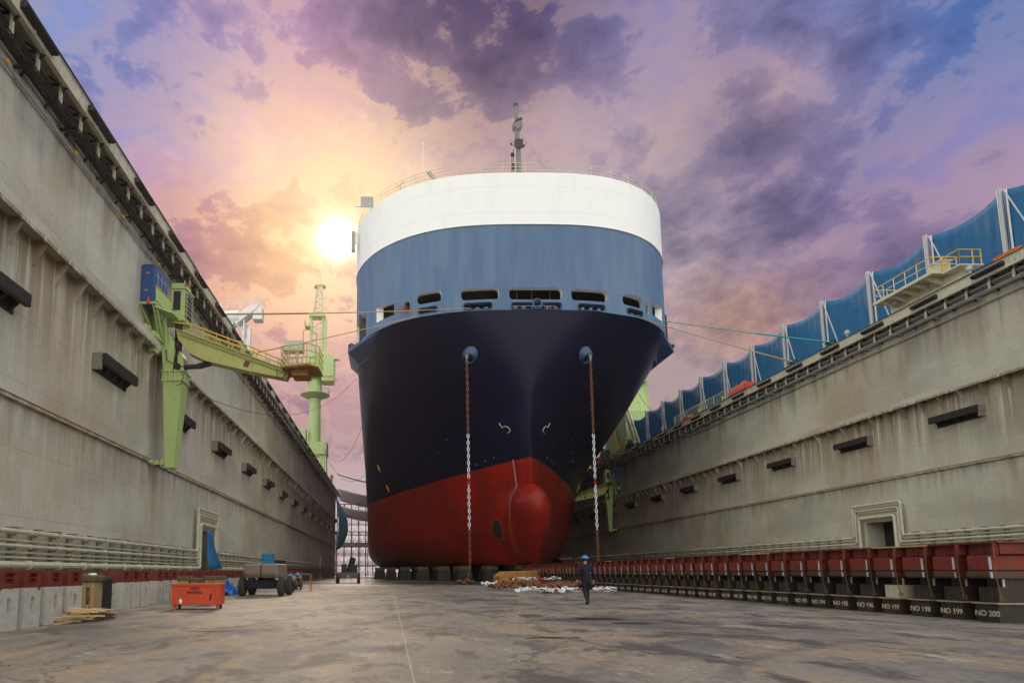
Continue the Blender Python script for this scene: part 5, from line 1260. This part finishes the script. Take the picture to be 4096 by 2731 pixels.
rope('mooring_rope','tan mooring rope running just below the teal rope on the right','rope',(CX+12.0,62,28.45),(37.6,54,20.6),.15,.04,M_ropeb,group=g_,thick=(.74,1,.075))
rope('cable','thin dark cable sagging from the hull to the right deck, nearer one','cable',(32.4,76,24.5),(37.6,75,20.4),1.8,.025,M_wire)
rope('cable','thin dark cable sagging from the hull to the right deck, farther one','cable',(31.2,80,22.5),(37.6,79,20.4),1.2,.025,M_wire)
rope('cable','long dark cable from the crane basket to the far side of hull','cable',(-12.5,34,12.2),(-4.2,74,25.5),3.2,.02,M_wire)
rope('cable','thin cable from the left deck crane base to hull, upper one','cable',(-12.3,112,24.5),(-4.1,92,24.0),4.0,.03,M_wire)
rope('cable','thin cable from the left deck crane base to hull, lower one','cable',(-12.3,112,24.2),(-4.1,98,17.0),3.0,.03,M_wire)
# rope tangle hanging at the window
m=MB(); random.seed(9)
for i in range(12):
    a=Vector((CX-12.9,62.25,29.3)); m.tube([a+Vector((random.uniform(-.2,.2),-.1,random.uniform(0,.4))),a+Vector((random.uniform(-1.1,.9),-.35,random.uniform(-.5,.5))),a+Vector((random.uniform(-1.3,1.1),-.3,random.uniform(-.6,.1)))],.02,4)
o=m.build('rope_tangle',MATS['reel_red']); tag(o,'tangle of red cord hanging from a small opening on the left bow','rope')
# ================================================================== FAR END OF THE DOCK
def scaffold(label,x0,x1,y,h,nx,nz):
    s_=thing('scaffold_tower',label,'scaffold',(x0,y,0),0,'lattice steelwork at the far end of the dock')
    dx=(x1-x0)/nx; dz=h/nz
    for i in range(nx+1):
        m=MB(); m.box(-.13,.13,-.13,.13,0,h); o=m.build('scaffold_post',M_steeld,s_); o.location=(i*dx,0,0)
    for j in range(1,nz+1):
        m=MB(); m.box(0,x1-x0,-.10,.10,j*dz-.12,j*dz+.12)
        if j%3==0: m.box(0,x1-x0,-1.6,1.6,j*dz-.5,j*dz-.13)
        m.build('scaffold_beam',M_steeld,s_)
    m=MB()
    for i in range(nx):
        for j in range(nz):
            a,b=((i*dx,.0,j*dz),((i+1)*dx,0,(j+1)*dz)); 
            if (i+j)%2: a,b=((i+1)*dx,.0,j*dz),(i*dx,0,(j+1)*dz)
            m.beam(a,b,.07,.07)
    m.build('diagonal_braces',M_steeld,s_)
    m=MB()
    for j in range(nz): rail(m,[(0,-.3,j*dz),(x1-x0,-.3,j*dz)],1.1,1.1,.03)
    m.build('scaffold_rails',M_steeld,s_)
M_steeld=mat('weathered_steelwork',(.16,.12,.13),.7,var=.2)
scaffold('dark lattice steelwork between the left wall and the hull, nearer frame',-13.6,1.5,158,19,8,7)
scaffold('dark lattice steelwork behind the hull, farther and wider frame',-18,34,178,13,22,4)
# pale canopy cloths stretched above the far end
for i,(z0,z1,y,lab) in enumerate(((26.0,23.5,150,'uppermost pale cloth canopy between the left wall and the hull'),(22.5,20.5,152,'middle pale cloth canopy at the far end of the dock'),(18.3,17.0,154,'lowest pale cloth canopy above the lattice steelwork'))):
    vs=[];fs=[]
    for a in range(15):
        for b in range(9):
            u,v=a/14,b/8
            vs.append((-13.2+16*u,y+ (9 if i<2 else 5)*v,z0+(z1-z0)*u-1.2*math.sin(PI*u)*.8-.5*math.sin(PI*v)+ (1.5*v if i==0 else -2.2*v)))
    for a in range(14):
        for b in range(8): fs.append((a*9+b,(a+1)*9+b,(a+1)*9+b+1,a*9+b+1))
    m=MB(); m.add(vs,fs); o=m.build('cloth_canopy',M_canv,smooth=60); o.modifiers.new('thickness','SOLIDIFY').thickness=.06
    tag(o,lab,'canopy','pale cloth canopies over the far end of the dock')
# bright translucent sheet on the left roof edge
m=MB()
for k in range(6): m.box(-13.1,-13.05,33+k*1.3,34.25+k*1.3,20.06,21.2)
m.box(-13.14,-13.02,33,40.8,21.2,21.26)
o=m.build('clear_windscreen',mat('milky_panel',(.70,.62,.68),.3,var=.05)); tag(o,'row of milky clear panels along the top of the left walkway','screen')
# ================================================================== KEEL BLOCKS under the hull
kb=thing('keel_block','dark keel block under the flat bottom of the ship','keel block',(0,0,0),0,'keel blocks under the hull')
m=MB(); m.box(-.9,.9,-.45,.45,0,.9); m.prism([(-.9,.905),(.9,.905),(.7,1.5),(-.7,1.5)],-.45,.45,'y'); m.build('steel_base',M_dark,kb,bevel=.02)
m=MB(); m.box(-.75,.75,-.42,.42,1.505,1.93); m.build('timber_cap',MATS['rotten_timber'],kb)
kt=tree_of(kb); first=True
for r_,(x,ya,n) in enumerate(((14.8,65.5,26),(12.3,72,14),(9.6,76,14),(7.4,81,14),(4.9,86,14),(2.6,92,14),(0.4,99,14),(-1.6,104,14),(17.6,72,12),(20.2,78,10),(23.0,84,10))):
    for k in range(n):
        o=kb if first else copy_tree(kt); first=False
        o.location=(x,ya+k*1.9,0)
        o['label']='dark keel block under the flat bottom of the ship'
# first light concrete block at the end of numbered row
m=MB(); m.box(-.75,.75,-.5,-.2,0,.55); m.box(-.75,.75,-.5,-.2,1.0,1.5); m.box(-.75,-.2,-.5,-.2,.55,1.0); m.box(.2,.75,-.5,-.2,.55,1.0); m.box(-.75,.75,-.2,.5,0,1.5)
eb=thing('end_block','pale concrete block with red top at the far end of the numbered row','dock block',(14.6,93.6,0))
m.build('concrete_body',M_concrete,eb,bevel=.02); m=MB(); m.box(-.75,.75,-.5,.5,1.505,1.95); m.build('red_cap',M_redp,eb,bevel=.02)

# ================================================================== PEOPLE
def skinned(name,mt,V,E,Rd,parent=None,sub=1,root=0):
    me=bpy.data.meshes.new(name); me.from_pydata(V,E,[]); me.materials.append(mt)
    o=bpy.data.objects.new(name,me); COL.objects.link(o)
    md=o.modifiers.new('skin','SKIN'); md.use_smooth_shade=True
    lay=me.skin_vertices[0] if len(me.skin_vertices) else None
    if lay:
        for i,r in enumerate(Rd):
            lay.data[i].radius=(r,r) if not isinstance(r,tuple) else r
            lay.data[i].use_root=(i==root)
    if sub: ss=o.modifiers.new('sub','SUBSURF'); ss.levels=sub; ss.render_levels=sub
    if parent: o.parent=parent
    return o
def chainset():
    return dict(V=[],E=[],R=[],ix={})
def addp(c,key,p,r,frm=None):
    c['V'].append(tuple(p)); c['R'].append(r); i=len(c['V'])-1; c['ix'][key]=i
    if frm is not None: c['E'].append((c['ix'][frm],i))
def person(label,J,loc,rz,scale=1.0,group=None,helmet=M_helm,cloth=M_navy):
    # J: joints; facing +y
    c=chainset()
    addp(c,'pelvis',J['pelvis'],.10)
    addp(c,'waist',J['waist'],.09,'pelvis'); addp(c,'chest',J['chest'],.095,'waist'); addp(c,'neck',J['neck'],.055,'chest')
    addp(c,'headb',J['head0'],.075,'neck'); addp(c,'head',J['head1'],.098,'headb'); addp(c,'headt',J['head2'],.075,'head')
    addp(c,'nose',J['nose'],.018,'head'); 
    for s in 'lr':
        sg=-1 if s=='l' else 1
        addp(c,'sh'+s,J['sh'+s],.045,'chest'); addp(c,'el'+s,J['el'+s],.043,'sh'+s); addp(c,'wr'+s,J['wr'+s],.028,'el'+s)
        w=Vector(J['wr'+s]); e=Vector(J['el'+s]); d=(w-e).normalized(); a=Vector((0,1,0)); a=(a-d*a.dot(d)).normalized(); n=d.cross(a)
        pm=w+d*.055; addp(c,'pm'+s,pm,(.032,.02),'wr'+s)
        for k,(of,ln) in enumerate(((-.028,.075),(-.010,.088),(.010,.082),(.027,.062))):
            b_=pm+d*.03+a*of; m1=b_+d*ln*.5-n*sg*.006; m2=m1+d*ln*.40-n*sg*.022*(-1 if s=='l' else -1)*-1
            addp(c,'f%d0'%k+s,b_,.0095,'pm'+s); addp(c,'f%d1'%k+s,m1,.0088,'f%d0'%k+s); addp(c,'f%d2'%k+s,m2,.0075,'f%d1'%k+s)
        t0=w+d*.02+a*.035; t1=t0+d*.035+a*.018
        addp(c,'t0'+s,t0,.011,'wr'+s); addp(c,'t1'+s,t1,.0095,'t0'+s)
        addp(c,'hip'+s,J['hip'+s],.085,'pelvis'); addp(c,'kn'+s,J['kn'+s],.06,'hip'+s); addp(c,'an'+s,J['an'+s],.042,'kn'+s); addp(c,'to'+s,J['to'+s],.035,'an'+s)
    body=skinned('person',M_skin,c['V'],c['E'],c['R'])
    body.location=loc; body.rotation_euler=(0,0,rz); body.scale=(scale,)*3
    tag(body,label,'person',group)
    g=chainset()
    addp(g,'pelvis',J['pelvis'],(.15,.15)); addp(g,'waist',J['waist'],(.135,.135),'pelvis'); addp(g,'chest',J['chest'],(.165,.165),'waist')
    addp(g,'neck',Vector(J['neck'])-Vector((0,0,.01)),.085,'chest')
    for s in 'lr':
        addp(g,'sh'+s,J['sh'+s],.082,'chest'); addp(g,'el'+s,J['el'+s],.062,'sh'+s); addp(g,'wr'+s,Vector(J['wr'+s]).lerp(Vector(J['el'+s]),.06),.044,'el'+s)
        addp(g,'hip'+s,J['hip'+s],.112,'pelvis'); addp(g,'kn'+s,J['kn'+s],.085,'hip'+s); addp(g,'an'+s,Vector(J['an'+s])+Vector((0,0,.02)),.068,'kn'+s)
    skinned('coverall',cloth,g['V'],g['E'],g['R'],body,1)
    hc=Vector(J['head1']); tl=Vector(J['head2'])-Vector(J['head0']); q=tl.to_track_quat('Z','Y').to_matrix().to_4x4()
    m=MB(); m.ball((0,0,.045),(.135,.155,.125),18,7,z0=0,z1=1); m.tube([(0,0,.035),(0,0,.047)],.16,18); m.prism([(-.1,.12),(.1,.12),(.07,.2),(-.07,.2)],.03,.042,'z'); m.xf(Matrix.Translation(hc)@q)
    h=m.build('hard_hat',helmet,body,smooth=50)
    m=MB(); m.ball((0,-.02,-.02),(.095,.10,.085),12,7); m.xf(Matrix.Translation(hc)@q); m.build('hair',M_black,body,smooth=60)
    m=MB()
    for s_ in(-1,1): m.ball((s_*.035,.088,.0),(.013,.01,.009),8,5)
    m.xf(Matrix.Translation(hc)@q); m.build('eye',M_white,body) if False else None
    for s in 'lr':
        a=Vector(J['an'+s]); t_=Vector(J['to'+s]); d=t_-a; d.z=0; L=d.length; 
        m=MB(); m.tube([a+Vector((0,0,.10)),a+Vector((0,0,.0))],[.062,.06],10)
        dn=(t_-a).normalized(); back=a-dn*.06; 
        m.tube([back+Vector((0,0,-.03)),a+dn*.06+Vector((0,0,-.02)),t_+Vector((0,0,.0)),t_+dn*.06],[.05,.055,.05,.03],10)
        m.build('boot',M_boot,body,smooth=60)
    return body
walk=dict(pelvis=(0,0,.93),waist=(0,.01,1.10),chest=(0,.02,1.36),neck=(0,.03,1.50),head0=(0,.04,1.57),head1=(0,.05,1.655),head2=(0,.045,1.72),nose=(0,.155,1.645),
 shl=(-.19,.01,1.42),shr=(.19,.01,1.42),ell=(-.29,-.03,1.14),elr=(.30,.0,1.14),wrl=(-.32,.05,.89),wrr=(.33,.10,.89),
 hipl=(-.09,0,.87),hipr=(.09,0,.87),knl=(-.08,-.02,.48),knr=(.07,.12,.50),anl=(-.03,-.16,.13),anr=(.08,.10,.09),tol=(-.04,-.06,.045),tor=(.09,.23,.04))
person('man in navy coverall and blue hard hat walking away towards the ship',walk,(7.38,22.6,0),R(4),1.0)
crouch=dict(pelvis=(0,-.10,.26),waist=(0,-.06,.40),chest=(0,.06,.62),neck=(0,.13,.76),head0=(0,.15,.82),head1=(0,.18,.90),head2=(0,.20,.97),nose=(0,.285,.88),
 shl=(-.18,.08,.68),shr=(.18,.08,.68),ell=(-.26,.22,.46),elr=(.26,.22,.46),wrl=(-.16,.42,.36),wrr=(.16,.42,.36),
 hipl=(-.09,-.10,.24),hipr=(.09,-.10,.24),knl=(-.2,.28,.46),knr=(.2,.28,.46),anl=(-.17,.05,.09),anr=(.17,.05,.09),tol=(-.2,.20,.04),tor=(.2,.20,.04))
M_brown=mat('brown_workwear',(.12,.055,.035),.85,var=.3)
person('worker in brown clothes and blue hard hat crouching beyond the boom lift',crouch,(-6.05,41.0,0),R(150),1.05,cloth=M_brown,group='workers with blue hard hats beyond the boom lift')
person('worker crouching at the trestle, only a blue hard hat showing past the lift wheels',crouch,(-5.72,36.2,0),R(80),1.0,cloth=M_navy,group='workers with blue hard hats beyond the boom lift')
stand=dict(walk); stand.update(knr=(.09,.02,.48),anr=(.09,0,.09),tor=(.1,.14,.04),knl=(-.09,.02,.48),anl=(-.09,0,.09),tol=(-.1,.14,.04))
person('small far worker standing on top of the left dock wall by the canopies',stand,(-12.3,128,20.05),R(0),1.2,cloth=M_brown)

# loose grit and flakes on the floor
random.seed(21); m=MB()
for i in range(420):
    x=random.uniform(-7.2,14); y=random.uniform(4.5,34)
    if random.random()<.35: x=random.choice((-7.0,14.1))+random.gauss(0,.35)
    r=random.uniform(.004,.014); a=random.uniform(0,6.28)
    pts=[(x+r*random.uniform(.6,1.3)*math.cos(a+k*1.5708),y+r*random.uniform(.6,1.3)*math.sin(a+k*1.5708)) for k in range(4)]
    m.prism(pts,.0,r*.5,'z')
o=m.build('floor_grit',MATS['rotten_timber']); tag(o,'loose grit, rust flakes and splinters scattered over the dock floor','grit',kind='stuff')
# ================================================================== HAZE
hz=MB(); hz.box(-720,720,-320,1220,-2.6,66)
mm=bpy.data.materials.new('haze_air'); mm.use_nodes=True; t=NT(mm.node_tree)
pv=t.n('ShaderNodeVolumePrincipled'); pv.inputs['Color'].default_value=(1,.90,.92,1); pv.inputs['Density'].default_value=.0003; pv.inputs['Anisotropy'].default_value=.7
t.put(t.n('ShaderNodeOutputMaterial').inputs['Volume'],pv.outputs[0])
tag(hz.build('haze',mm),'thin pale haze filling the air over the dock','haze',kind='stuff')
